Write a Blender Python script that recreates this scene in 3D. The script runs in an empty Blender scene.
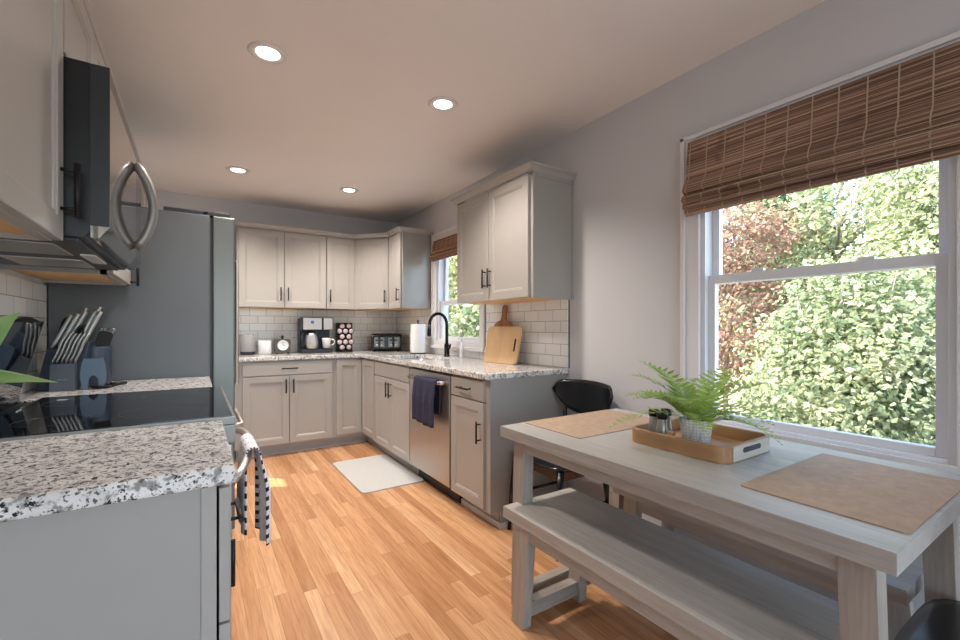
import bpy, bmesh, math, random
from mathutils import Vector, Matrix
random.seed(7)
PI = math.pi
SC = bpy.context.scene
COL = SC.collection
V = Vector

# ------------------------------------------------------------------ camera, world, sun, exposure
cd = bpy.data.cameras.new('camera'); cam = bpy.data.objects.new('camera', cd); COL.objects.link(cam)
cd.sensor_width = 36.0; cd.lens = 436.7 / 960 * 36.0
cd.shift_y = 7.7 / 960
cd.clip_start = 0.02
cam.location = (0, 0, 1.1769); cam.rotation_euler = (PI / 2, 0, -0.5774)
SC.camera = cam

w = bpy.data.worlds.new('sky'); SC.world = w; w.use_nodes = True
nt = w.node_tree; bg = nt.nodes['Background']
sky = nt.nodes.new('ShaderNodeTexSky'); sky.sky_type = 'NISHITA'; sky.sun_disc = False
sky.sun_elevation = math.radians(44); sky.sun_rotation = math.radians(300); sky.air_density = 1.0; sky.dust_density = 2.0
nt.links.new(sky.outputs[0], bg.inputs[0]); bg.inputs[1].default_value = 1.0

def lamp(name, kind, loc, energy, color=(1, 1, 1), **kw):
    l = bpy.data.lights.new(name, kind); o = bpy.data.objects.new(name, l); COL.objects.link(o)
    o.location = loc; l.energy = energy; l.color = color
    for k, v in kw.items(): setattr(l, k, v)
    return o
def aim(o, d): o.rotation_euler = V(d).to_track_quat('-Z', 'Y').to_euler()

sun = lamp('sun', 'SUN', (-6, 6, 8), 8.0, (1.0, 0.93, 0.82), angle=0.01)
aim(sun, (0.85, -0.45, -1.3))
# area lamp added out of view behind the camera to fill the room
fill_lamp = lamp('rear_fill', 'AREA', (0.7, -2.55, 1.35), 17, (0.84, 0.93, 1.0), shape='RECTANGLE', size=2.3, size_y=2.0)
aim(fill_lamp, (0, 1, 0.02))
CAN_POWER = 72.0
SC.view_settings.view_transform = 'Standard'; SC.view_settings.look = 'None'
SC.view_settings.gamma = 1.0; SC.view_settings.use_curve_mapping = False
SC.view_settings.exposure = 0.42

# ------------------------------------------------------------------ materials
def lin(c):
    return tuple(((x / 255) / 12.92 if x / 255 <= 0.04045 else ((x / 255 + 0.055) / 1.055) ** 2.4) for x in c[:3]) + (1.0,)
class N:
    def __init__(s, name):
        s.m = bpy.data.materials.new(name); s.m.use_nodes = True
        s.t = s.m.node_tree; s.b = s.t.nodes['Principled BSDF']; s.out = s.t.nodes['Material Output']
    def n(s, typ, **kw):
        x = s.t.nodes.new('ShaderNode' + typ)
        for k, v in kw.items(): setattr(x, k, v)
        return x
    def l(s, a, b): s.t.links.new(a, b)
    def coord(s, scale=(1, 1, 1), rot=(0, 0, 0), kind='Object'):
        tc = s.n('TexCoord'); mp = s.n('Mapping'); mp.inputs['Scale'].default_value = scale; mp.inputs['Rotation'].default_value = rot
        s.l(tc.outputs[kind], mp.inputs[0]); return mp.outputs[0]
    def noise(s, vec, scale, detail=4, rough=0.55):
        x = s.n('TexNoise'); x.inputs['Scale'].default_value = scale; x.inputs['Detail'].default_value = detail; x.inputs['Roughness'].default_value = rough
        s.l(vec, x.inputs['Vector']); return x.outputs[0]
    def ramp(s, fac, stops, interp='LINEAR'):
        r = s.n('ValToRGB'); r.color_ramp.interpolation = interp
        e = r.color_ramp.elements
        while len(e) > len(stops): e.remove(e[-1])
        while len(e) < len(stops): e.new(1)
        for q, (p, c) in zip(e, stops): q.position = p; q.color = c
        s.l(fac, r.inputs[0]); return r.outputs[0]
    def mix(s, fac, a, b, mode='MIX'):
        x = s.n('Mix', data_type='RGBA', blend_type=mode)
        if isinstance(fac, (int, float)): x.inputs[0].default_value = fac
        else: s.l(fac, x.inputs[0])
        for i, v in ((6, a), (7, b)):
            if isinstance(v, tuple): x.inputs[i].default_value = v
            else: s.l(v, x.inputs[i])
        return x.outputs[2]
    def bump(s, h, strength=0.2, dist=0.002):
        x = s.n('Bump'); x.inputs['Strength'].default_value = strength; x.inputs['Distance'].default_value = dist
        s.l(h, x.inputs['Height']); s.l(x.outputs[0], s.b.inputs['Normal'])
    def set(s, **kw):
        for k, v in kw.items(): s.b.inputs[k.replace('_', ' ')].default_value = v
        return s
    def col(s, x):
        if isinstance(x, tuple): s.b.inputs['Base Color'].default_value = x
        else: s.l(x, s.b.inputs['Base Color'])

def plain(name, c, rough=0.5, metal=0.0, var=0.04, scale=6.0, **kw):
    q = N(name); c = lin(c)
    lo = tuple(x * (1 - var) for x in c[:3]) + (1,); hi = tuple(min(1, x * (1 + var)) for x in c[:3]) + (1,)
    q.col(q.ramp(q.noise(q.coord(), scale, 3), [(0.3, lo), (0.7, hi)]))
    q.set(Roughness=rough, Metallic=metal, **kw); return q.m
def wood(name, cs, axis='Y', rough=0.45, fine=90, bumpy=0.12):
    q = N(name); k = {'X': 0, 'Y': 1, 'Z': 2}[axis]
    sc = [1.0] * 3; sc[k] = 0.06
    v = q.coord(tuple(sc)); n1 = q.noise(v, fine, 6, 0.65); n2 = q.noise(v, fine * 0.16, 3, 0.5)
    a = q.ramp(n1, [(0.25, lin(cs[0])), (0.5, lin(cs[1])), (0.75, lin(cs[2]))])
    b = q.ramp(n2, [(0.3, lin(cs[0])), (0.7, lin(cs[2]))])
    q.col(q.mix(0.4, a, b)); q.set(Roughness=rough); q.bump(n1, bumpy, 0.001); return q.m
def brushed(name, c, rough=0.28, axis='Z', amt=0.06):
    q = N(name); sc = [1.0] * 3; sc['XYZ'.index(axis)] = 0.02
    n1 = q.noise(q.coord(tuple(sc)), 220, 2)
    c = lin(c); q.col(q.ramp(n1, [(0.3, tuple(x * (1 - amt) for x in c[:3]) + (1,)), (0.7, c)]))
    q.set(Roughness=rough, Metallic=1.0); return q.m

M = {}
M['paint'] = plain('cabinet_paint', (171, 167, 162), 0.38, var=0.015)
M['paint_shaded'] = plain('cabinet_paint_shaded', (162, 160, 155), 0.28, var=0.015)  # cabinet paint again, darkened to put end-face shade into the colour
M['toe'] = plain('toe_kick_paint', (172, 172, 170), 0.4)
M['raw'] = wood('raw_maple', ((205, 158, 105), (222, 178, 125), (232, 192, 142)), 'Y', 0.6)
M['wall'] = plain('wall_paint', (208, 208, 210), 0.8, var=0.012, scale=2)
M['ceil'] = plain('ceiling_paint', (240, 235, 231), 0.85, var=0.012, scale=2)
M['trimw'] = plain('white_trim_paint', (226, 224, 224), 0.4, var=0.01)
M['vinyl'] = plain('white_vinyl', (228, 229, 233), 0.35, var=0.01)
M['blackm'] = plain('black_metal', (22, 21, 22), 0.4, 0.3)
M['bronze'] = plain('dark_bronze', (48, 40, 36), 0.35, 0.6)
M['faucet'] = plain('faucet_black', (28, 29, 33), 0.25, 0.6)
M['steel'] = brushed('stainless_steel', (200, 195, 190), 0.42)
M['steelx'] = brushed('stainless_steel_dark', (150, 152, 152), 0.22)
M['chrome'] = plain('polished_steel', (205, 207, 210), 0.16, 1.0)
M['mirror'] = plain('polished_dark_steel', (168, 162, 156), 0.06, 1.0)
M['satin'] = plain('satin_grey_metal', (138, 138, 136), 0.42, 0.7)
M['fridgedoor'] = brushed('fridge_door_steel', (108, 109, 107), 0.36)
M['mwside'] = plain('black_enamel', (16, 18, 22), 0.3)
M['knife'] = plain('knife_handle_steel', (188, 190, 190), 0.38, 0.85)
M['fridge'] = plain('graphite_fridge_side', (86, 89, 93), 0.42, 0.25, var=0.05, scale=3)
M['dkplastic'] = plain('dark_plastic', (30, 33, 38), 0.4)
M['navy'] = plain('navy_block', (24, 34, 52), 0.4)
M['slate'] = plain('slate_blue_ceramic', (56, 76, 98), 0.35)
M['crockblue'] = plain('dark_slate_crock', (42, 54, 70), 0.4)
M['slategrey'] = plain('slate_grey_front', (74, 82, 92), 0.5)
M['glassblk'] = plain('black_glass', (8, 9, 11), 0.04, 0.0, IOR=1.65)
M['white'] = plain('white_glaze', (232, 230, 228), 0.2)
M['paper'] = plain('paper_towel', (240, 238, 236), 0.9)
M['cork'] = plain('kraft_placemat', (176, 150, 124), 0.75, var=0.10, scale=40)
M['mat'] = plain('grey_floor_mat', (188, 189, 187), 0.85, var=0.03, scale=60)
M['black_wood'] = wood('black_stained_wood', ((10, 11, 14), (17, 19, 23), (26, 29, 34)), 'Y', 0.2, 60)
M['walnut'] = wood('walnut_edge', ((70, 42, 28), (105, 66, 42), (128, 84, 55)), 'Z', 0.4)
M['table'] = wood('grey_washed_wood', ((150, 145, 138), (176, 172, 166), (196, 193, 188)), 'Y', 0.36, 110)
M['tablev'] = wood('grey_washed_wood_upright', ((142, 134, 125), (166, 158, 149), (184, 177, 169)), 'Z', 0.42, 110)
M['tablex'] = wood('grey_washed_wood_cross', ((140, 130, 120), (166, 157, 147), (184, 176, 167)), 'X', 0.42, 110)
M['tray'] = wood('acacia_tray', ((146, 106, 70), (174, 132, 92), (194, 154, 112)), 'Y', 0.5, 60)
M['trayend'] = wood('pale_tray_end', ((170, 158, 142), (196, 186, 172), (212, 204, 192)), 'X', 0.5, 60)
M['bamboo'] = wood('bamboo_board', ((200, 158, 112), (216, 178, 132), (226, 192, 148)), 'Z', 0.5, 40)
M['acacia'] = wood('acacia_board', ((122, 74, 40), (160, 104, 60), (186, 134, 86)), 'Z', 0.45, 50)
M['leafA'] = None
M['bark'] = wood('tree_bark', ((96, 86, 76), (128, 117, 104), (156, 146, 132)), 'Z', 0.9, 20, 0.5)
M['ground'] = plain('pale_gravel_ground', (168, 158, 142), 0.95, var=0.15, scale=1.5)
M['soil'] = plain('potting_soil', (54, 42, 34), 0.95)
M['pinkpod'] = plain('pod_foil_lid', (206, 186, 188), 0.4, var=0.12, scale=30)
M['dkgrey'] = plain('dark_grey_metal', (70, 72, 74), 0.4, 0.5)
M['outlet'] = plain('outlet_plastic', (224, 222, 218), 0.4)
M['pewter'] = plain('dark_pewter', (84, 78, 72), 0.4, 0.5)

def leafmat(name, stops, trans=0.25):
    q = N(name); v = q.coord(); n1 = q.noise(v, 9, 3); n2 = q.noise(v, 1.3, 2)
    c = q.mix(0.5, q.ramp(n1, stops), q.ramp(n2, stops))
    q.col(c); q.set(Roughness=0.55)
    tr = q.n('BsdfTranslucent'); q.l(c, tr.inputs[0])
    mx = q.n('MixShader'); mx.inputs[0].default_value = trans
    q.l(q.b.outputs[0], mx.inputs[1]); q.l(tr.outputs[0], mx.inputs[2]); q.l(mx.outputs[0], q.out.inputs[0])
    return q.m
G = lambda *a: [(0.30 + 0.4 * i / (len(a) - 1), lin(c)) for i, c in enumerate(a)]
M['leaf_green'] = leafmat('leaf_green', G((88, 108, 70), (146, 158, 112), (208, 206, 166)))  # outdoor leaf colours lightened to stand in for haze on the window glass
M['leaf_dark'] = leafmat('leaf_dark_green', G((66, 92, 64), (100, 124, 86), (148, 164, 118)))
M['leaf_yellow'] = leafmat('leaf_yellow_green', G((124, 136, 78), (166, 170, 108), (204, 198, 146)))
M['leaf_red'] = leafmat('leaf_red_autumn', G((120, 84, 74), (166, 128, 110), (150, 152, 104)))
M['fern'] = leafmat('fern_green', G((122, 152, 62), (162, 188, 94), (198, 212, 134)), 0.3)
M['houseleaf'] = leafmat('house_leaf_green', G((108, 142, 80), (142, 174, 106), (168, 192, 128)), 0.3)

def m_glass():
    q = N('window_glass'); t = q.n('BsdfTransparent'); g = q.n('BsdfGlossy'); g.inputs['Roughness'].default_value = 0.0
    t.inputs[0].default_value = (0.97, 0.98, 0.98, 1)
    lw = q.n('LayerWeight'); lw.inputs[0].default_value = 0.5; pw = q.n('Math', operation='POWER'); q.l(lw.outputs['Facing'], pw.inputs[0]); pw.inputs[1].default_value = 4.0
    fr = q.n('Math', operation='MULTIPLY_ADD'); q.l(pw.outputs[0], fr.inputs[0]); fr.inputs[1].default_value = 0.55; fr.inputs[2].default_value = 0.03
    mx = q.n('MixShader'); q.l(fr.outputs[0], mx.inputs[0]); q.l(t.outputs[0], mx.inputs[1]); q.l(g.outputs[0], mx.inputs[2])
    q.l(mx.outputs[0], q.out.inputs[0]); return q.m
M['glass'] = m_glass()
def m_emit(name, c, s):
    q = N(name); q.col(lin(c)); q.b.inputs['Emission Color'].default_value = lin(c); q.b.inputs['Emission Strength'].default_value = s; return q.m
M['lens'] = m_emit('ceiling_light_lens', (255, 246, 232), 6.0)

def m_floor():
    q = N('red_oak_planks'); tc = q.n('TexCoord'); sp = q.n('SeparateXYZ'); q.l(tc.outputs['Object'], sp.inputs[0])
    def math_(op, a, b=None):
        x = q.n('Math', operation=op)
        for i, v in ((0, a), (1, b)):
            if v is None: continue
            if isinstance(v, (int, float)): x.inputs[i].default_value = v
            else: q.l(v, x.inputs[i])
        return x.outputs[0]
    PW = 0.0575
    row = math_('FLOOR', math_('DIVIDE', sp.outputs[0], PW))
    wn = q.n('TexWhiteNoise', noise_dimensions='1D'); q.l(row, wn.inputs['W'])
    ys = math_('ADD', sp.outputs[1], math_('MULTIPLY', wn.outputs[0], 3.7))
    ln = math_('ADD', 0.55, math_('MULTIPLY', wn.outputs[0], 0.5))
    yd = math_('DIVIDE', ys, ln); seg = math_('FLOOR', yd)
    cmb = q.n('CombineXYZ'); q.l(row, cmb.inputs[0]); q.l(seg, cmb.inputs[1])
    wn2 = q.n('TexWhiteNoise', noise_dimensions='3D'); q.l(cmb.outputs[0], wn2.inputs['Vector'])
    tone = q.ramp(wn2.outputs[0], [(0.0, lin((186, 134, 92))), (0.35, lin((208, 156, 112))), (0.7, lin((220, 171, 126))), (1.0, lin((230, 186, 144)))])
    # grain, different on every board
    off = q.n('VectorMath', operation='MULTIPLY_ADD'); q.l(wn2.outputs['Color'], off.inputs[0]); off.inputs[1].default_value = (9, 9, 9); q.l(tc.outputs['Object'], off.inputs[2])
    mp = q.n('Mapping'); mp.inputs['Scale'].default_value = (1, 0.05, 1); q.l(off.outputs[0], mp.inputs[0])
    g1 = q.noise(mp.outputs[0], 120, 5, 0.6); g2 = q.noise(mp.outputs[0], 26, 3, 0.6)
    gr = q.ramp(g1, [(0.3, (0.70, 0.62, 0.56, 1)), (0.55, (1, 1, 1, 1))])
    gr2 = q.ramp(g2, [(0.32, (0.80, 0.73, 0.66, 1)), (0.6, (1.04, 1.04, 1.04, 1))])
    c = q.mix(0.75, tone, q.mix(1.0, tone, gr, 'MULTIPLY')); c = q.mix(0.8, c, q.mix(1.0, c, gr2, 'MULTIPLY'))
    fx = math_('ABSOLUTE', math_('SUBTRACT', math_('FRACT', math_('DIVIDE', sp.outputs[0], PW)), 0.5))
    fy = math_('MULTIPLY', math_('ABSOLUTE', math_('SUBTRACT', math_('FRACT', yd), 0.5)), 1.0)
    gx = math_('GREATER_THAN', fx, 0.482); gy = math_('GREATER_THAN', fy, 0.4985)
    gap = math_('MAXIMUM', gx, gy)
    q.col(q.mix(math_('MULTIPLY', gap, 0.45), c, lin((110, 66, 36))))
    q.set(Roughness=0.24); q.b.inputs['Coat Weight'].default_value = 0.25; q.b.inputs['Coat Roughness'].default_value = 0.15
    q.bump(math_('SUBTRACT', g1, gap), 0.06, 0.001); return q.m
M['floor'] = m_floor()

def m_granite():
    q = N('speckled_granite'); v = q.coord()
    cloud = q.noise(v, 14, 4); fl = q.noise(v, 78, 3, 0.6); fl2 = q.noise(v, 150, 2, 0.5); br = q.noise(v, 46, 4, 0.6)
    base = q.ramp(cloud, [(0.35, lin((208, 206, 202))), (0.6, lin((234, 232, 229)))])
    base = q.mix(q.ramp(br, [(0.52, (0, 0, 0, 1)), (0.62, (1, 1, 1, 1))]), base, lin((142, 141, 139)))
    base = q.mix(q.ramp(fl2, [(0.59, (0, 0, 0, 1)), (0.63, (1, 1, 1, 1))]), base, lin((96, 92, 92)))
    base = q.mix(q.ramp(fl, [(0.595, (0, 0, 0, 1)), (0.64, (1, 1, 1, 1))]), base, lin((30, 31, 36)))
    q.col(base); q.set(Roughness=0.13); return q.m
M['granite'] = m_granite()

def m_tile(name, vertical_axis_x):
    q = N(name); tc = q.n('TexCoord'); sp = q.n('SeparateXYZ'); q.l(tc.outputs['Object'], sp.inputs[0]); cb = q.n('CombineXYZ')
    q.l(sp.outputs[0 if vertical_axis_x else 1], cb.inputs[0]); q.l(sp.outputs[2], cb.inputs[1])
    b = q.n('TexBrick'); b.inputs['Scale'].default_value = 1.0; b.inputs['Brick Width'].default_value = 0.152; b.inputs['Row Height'].default_value = 0.0763
    b.inputs['Mortar Size'].default_value = 0.0022; b.inputs['Mortar Smooth'].default_value = 0.2; b.offset = 0.5
    b.inputs['Color1'].default_value = lin((242, 241, 238)); b.inputs['Color2'].default_value = lin((234, 232, 229)); b.inputs['Mortar'].default_value = lin((176, 172, 168))
    q.l(cb.outputs[0], b.inputs['Vector']); q.col(b.outputs[0]); q.set(Roughness=0.16)
    inv = q.n('Math', operation='SUBTRACT'); inv.inputs[0].default_value = 1; q.l(b.outputs['Fac'], inv.inputs[1]); q.bump(inv.outputs[0], 0.4, 0.002); return q.m
M['tile_back'] = m_tile('subway_tile_back', True); M['tile_side'] = m_tile('subway_tile_side', False)

def m_blind():
    q = N('woven_bamboo'); tc = q.n('TexCoord')
    mp = q.n('Mapping'); mp.inputs['Scale'].default_value = (75, 0.45, 75); q.l(tc.outputs['Object'], mp.inputs[0])
    n1 = q.noise(mp.outputs[0], 3.2, 1, 0.4); n2 = q.noise(q.coord(), 9, 2)
    c = q.ramp(n1, [(0.30, lin((78, 56, 46))), (0.43, lin((124, 94, 80))), (0.56, lin((150, 118, 100))), (0.66, lin((198, 168, 142)))])
    q.col(q.mix(q.ramp(n2, [(0.62, (0, 0, 0, 1)), (0.80, (1, 1, 1, 1))]), c, lin((92, 66, 56)))); q.set(Roughness=0.75); return q.m
M['blind'] = m_blind(); M['blindcord'] = plain('blind_cord', (178, 158, 134), 0.8)
def m_blind2():
    q = N('woven_bamboo_tan'); tc = q.n('TexCoord')
    mp = q.n('Mapping'); mp.inputs['Scale'].default_value = (75, 0.45, 75); q.l(tc.outputs['Object'], mp.inputs[0])
    n1 = q.noise(mp.outputs[0], 2.6, 2, 0.6)
    q.col(q.ramp(n1, [(0.30, lin((96, 64, 48))), (0.5, lin((142, 102, 76))), (0.70, lin((184, 144, 110)))])); q.set(Roughness=0.75); return q.m
M['blind2'] = m_blind2()

def m_dash():
    q = N('white_towel_black_dashes'); tc = q.n('TexCoord'); sp = q.n('SeparateXYZ'); q.l(tc.outputs['UV'], sp.inputs[0])
    def mth(op, a, b):
        x = q.n('Math', operation=op)
        for i, v in ((0, a), (1, b)):
            if isinstance(v, (int, float)): x.inputs[i].default_value = v
            else: q.l(v, x.inputs[i])
        return x.outputs[0]
    a = mth('LESS_THAN', mth('FRACT', mth('MULTIPLY', sp.outputs[0], 3.0), 0), 0.13)
    b = mth('LESS_THAN', mth('FRACT', mth('MULTIPLY', sp.outputs[1], 24.0), 0), 0.45)
    q.col(q.mix(mth('MULTIPLY', a, b), lin((230, 229, 232)), lin((30, 31, 40)))); q.set(Roughness=0.95); return q.m
M['dash'] = m_dash()
def m_towel():
    q = N('navy_towel'); n1 = q.noise(q.coord(), 160, 2); q.col(q.ramp(n1, [(0.3, lin((28, 28, 46))), (0.7, lin((62, 62, 92)))])); q.set(Roughness=1.0); q.bump(n1, 0.9, 0.004); return q.m
M['navytowel'] = m_towel()
def m_hex():
    q = N('grey_honeycomb_ceramic'); v = q.coord((1, 1, 1)); vo = q.n('TexVoronoi', feature='DISTANCE_TO_EDGE'); vo.inputs['Scale'].default_value = 100; vo.inputs['Randomness'].default_value = 0.25; q.l(v, vo.inputs['Vector'])
    q.col(q.ramp(vo.outputs[0], [(0.03, lin((176, 175, 172))), (0.14, lin((218, 216, 212)))])); q.set(Roughness=0.5); q.bump(vo.outputs[0], 0.7, 0.004); return q.m
M['hex'] = m_hex()
def m_weave():
    q = N('grey_basket_weave'); tc = q.n('TexCoord'); ch = q.n('TexChecker'); ch.inputs['Scale'].default_value = 130; q.l(tc.outputs['Object'], ch.inputs['Vector'])
    ch.inputs['Color1'].default_value = lin((176, 174, 172)); ch.inputs['Color2'].default_value = lin((128, 128, 130)); q.col(ch.outputs[0]); q.set(Roughness=0.8); return q.m
M['weave'] = m_weave()

# ------------------------------------------------------------------ mesh helpers
ORG = {}
class MB:
    def __init__(s): s.bm = bmesh.new(); s.sm = False; s.uv = None
    def _add(s, verts, faces, smooth=False):
        vs = [s.bm.verts.new(v) for v in verts]
        for f in faces:
            try:
                fc = s.bm.faces.new([vs[i] for i in f]); fc.smooth = smooth
            except ValueError: pass
        return vs
    def box(s, x0, x1, y0, y1, z0, z1, bev=0.0, mat=None):
        x0, x1 = min(x0, x1), max(x0, x1); y0, y1 = min(y0, y1), max(y0, y1); z0, z1 = min(z0, z1), max(z0, z1)
        P = [(x, y, z) for z in (z0, z1) for y in (y0, y1) for x in (x0, x1)]
        F = [(0, 2, 3, 1), (4, 5, 7, 6), (0, 1, 5, 4), (2, 6, 7, 3), (0, 4, 6, 2), (1, 3, 7, 5)]
        if mat: P = [mat @ V(p) for p in P]
        vs = s._add(P, F)
        if bev > 0:
            es = set(e for v in vs for e in v.link_edges)
            bmesh.ops.bevel(s.bm, geom=list(es), offset=bev, segments=2, affect='EDGES', profile=0.7)
        return s
    def hexa(s, bot, top, bev=0.0):       # 4 bottom + 4 top corners, both counter-clockwise from above
        vs = s._add(list(bot) + list(top), [(3, 2, 1, 0), (4, 5, 6, 7)] + [(i, (i + 1) % 4, (i + 1) % 4 + 4, i + 4) for i in range(4)])
        if bev > 0:
            es = set(e for v in vs for e in v.link_edges)
            bmesh.ops.bevel(s.bm, geom=list(es), offset=bev, segments=2, affect='EDGES', profile=0.7)
        return s
    def rings(s, rings, caps=True, smooth=True, closed=True):
        n = len(rings[0]); idx = [[s.bm.verts.new(p) for p in r] for r in rings]
        for a, b in zip(idx, idx[1:]):
            for i in range(n if closed else n - 1):
                j = (i + 1) % n
                try: s.bm.faces.new((a[i], a[j], b[j], b[i])).smooth = smooth
                except ValueError: pass
        if caps:
            for r, rev in ((idx[0], True), (idx[-1], False)):
                try: s.bm.faces.new(list(reversed(r)) if rev else r)
                except ValueError: pass
        return s
    def tube(s, pts, r, seg=10, smooth=True):
        pts = [V(p) for p in pts]; rs = r if isinstance(r, (list, tuple)) else [r] * len(pts)
        up = None; out = []
        for i, p in enumerate(pts):
            d = (pts[min(i + 1, len(pts) - 1)] - pts[max(i - 1, 0)]).normalized()
            if up is None: up = V((0, 0, 1)) if abs(d.z) < 0.9 else V((1, 0, 0))
            a = d.cross(up).normalized(); b = a.cross(d).normalized(); up = b
            out.append([p + (a * math.cos(2 * PI * k / seg) + b * math.sin(2 * PI * k / seg)) * rs[i] for k in range(seg)])
        s.rings([list(reversed(r_)) for r_ in out] if False else out, True, smooth); return s
    def lathe(s, prof, c=(0, 0, 0), seg=24, smooth=True, caps=True):
        s.rings([[(c[0] + r * math.cos(2 * PI * k / seg), c[1] + r * math.sin(2 * PI * k / seg), c[2] + z) for k in range(seg)] for r, z in prof], caps, smooth); return s
    def prism(s, poly, z0, z1, bev=0.0, mat=None):
        n = len(poly); P = [V((x, y, z0)) for x, y in poly] + [V((x, y, z1)) for x, y in poly]
        if mat: P = [mat @ p for p in P]
        vs = s._add(P, [tuple(reversed(range(n))), tuple(range(n, 2 * n))] + [(i, (i + 1) % n, (i + 1) % n + n, i + n) for i in range(n)])
        if bev > 0:
            es = [e for e in set(e for v in vs for e in v.link_edges) if (e.verts[0] in vs[:n]) == (e.verts[1] in vs[:n])]
            bmesh.ops.bevel(s.bm, geom=es, offset=bev, segments=2, affect='EDGES', profile=0.7)
        return s
    def loops(s, O, U, Vv, Nn, w_, h_, prof):   # concentric rectangular loops: (inset, depth)
        rs = []
        for ins, d in prof:
            rs.append([O + U * a + Vv * b + Nn * d for a, b in ((ins, ins), (w_ - ins, ins), (w_ - ins, h_ - ins), (ins, h_ - ins))])
        s.rings(rs, True, False); return s
    def sweep(s, path, prof, closed=False):     # prof (out, z); out is to the right of travel
        rs = []; n = len(path)
        for i in range(n):
            p = V(path[i]).to_2d() if len(path[i]) > 2 else V(path[i])
            d0 = (p - V(path[i - 1])).normalized() if i > 0 else None
            d1 = (V(path[i + 1]) - p).normalized() if i < n - 1 else None
            if d0 is None: d0 = d1
            if d1 is None: d1 = d0
            n0 = V((d0.y, -d0.x)); n1 = V((d1.y, -d1.x)); m = (n0 + n1); m = m / max(1e-6, m.dot(n0)) if m.length > 1e-6 else n0
            rs.append([(p.x + m.x * o, p.y + m.y * o, z) for o, z in prof])
        s.rings(rs, True, False); return s
    def cells(s, xs, ys, mask, z0, z1, tr=None):
        t = tr or (lambda x, y, z: (x, y, z)); cache = {}
        def vv(i, j, k):
            if (i, j, k) not in cache: cache[(i, j, k)] = s.bm.verts.new(t(xs[i], ys[j], (z0, z1)[k]))
            return cache[(i, j, k)]
        ok = lambda i, j: 0 <= i < len(xs) - 1 and 0 <= j < len(ys) - 1 and mask(i, j)
        for i in range(len(xs) - 1):
            for j in range(len(ys) - 1):
                if not ok(i, j): continue
                s.bm.faces.new([vv(i, j, 1), vv(i + 1, j, 1), vv(i + 1, j + 1, 1), vv(i, j + 1, 1)])
                s.bm.faces.new([vv(i, j + 1, 0), vv(i + 1, j + 1, 0), vv(i + 1, j, 0), vv(i, j, 0)])
                for di, dj, a, b in ((-1, 0, (i, j + 1), (i, j)), (1, 0, (i + 1, j), (i + 1, j + 1)), (0, -1, (i, j), (i + 1, j)), (0, 1, (i + 1, j + 1), (i, j + 1))):
                    if not ok(i + di, j + dj):
                        s.bm.faces.new([vv(*a, 0), vv(*b, 0), vv(*b, 1), vv(*a, 1)])
        return s
    def build(s, name, m, parent=None, bevel=0.0, solid=0.0, sub=0):
        me = bpy.data.meshes.new(name); o = bpy.data.objects.new(name, me); COL.objects.link(o)
        bmesh.ops.remove_doubles(s.bm, verts=s.bm.verts[:], dist=1e-6)
        bmesh.ops.recalc_face_normals(s.bm, faces=s.bm.faces[:])
        og = V((0, 0, 0))
        if parent is not None:
            og = ORG.get(parent.name, V((0, 0, 0))); o.parent = parent
        for v in s.bm.verts: v.co -= og
        ORG[o.name] = og
        s.bm.to_mesh(me); s.bm.free(); me.materials.append(m if not isinstance(m, str) else M[m])
        if solid: mo = o.modifiers.new('thick', 'SOLIDIFY'); mo.thickness = solid; mo.offset = 0
        if bevel: mo = o.modifiers.new('bevel', 'BEVEL'); mo.width = bevel; mo.segments = 2; mo.limit_method = 'ANGLE'; mo.angle_limit = 0.6
        if sub: mo = o.modifiers.new('sub', 'SUBSURF'); mo.levels = sub; mo.render_levels = sub
        return o
def tag(o, label=None, cat=None, group=None, kind=None):
    for k, v in (('label', label), ('category', cat), ('group', group), ('kind', kind)):
        if v: o[k] = v
    return o
def thing(name, label, cat, loc=(0, 0, 0), group=None, world=True):
    o = bpy.data.objects.new(name, None); COL.objects.link(o); o.empty_display_size = 0.05
    o.location = loc; ORG[o.name] = V(loc) if world else V((0, 0, 0))
    return tag(o, label, cat, group)
def struct(name, mb, m, **kw): return tag(mb.build(name, m, **kw), kind='structure')
def sroot(name, loc):
    o = bpy.data.objects.new(name, None); COL.objects.link(o); o.location = loc; ORG[o.name] = V(loc); return tag(o, kind='structure')
def setg(o, org, meshfn): pass
def place(mb, mat):
    for v in mb.bm.verts: v.co = mat @ v.co
    return mb
def rrect(x0, x1, y0, y1, r, n=5):
    P = []
    for cx, cy, a in ((x1 - r, y1 - r, 0), (x0 + r, y1 - r, 90), (x0 + r, y0 + r, 180), (x1 - r, y0 + r, 270)):
        for k in range(n + 1):
            t = math.radians(a + 90 * k / n); P.append((cx + r * math.cos(t), cy + r * math.sin(t)))
    return P

# ------------------------------------------------------------------ dimensions
XL, XR, YB, YF, H = -0.59, 2.035, 4.974, -2.6, 2.44
CT = 0.914

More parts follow.
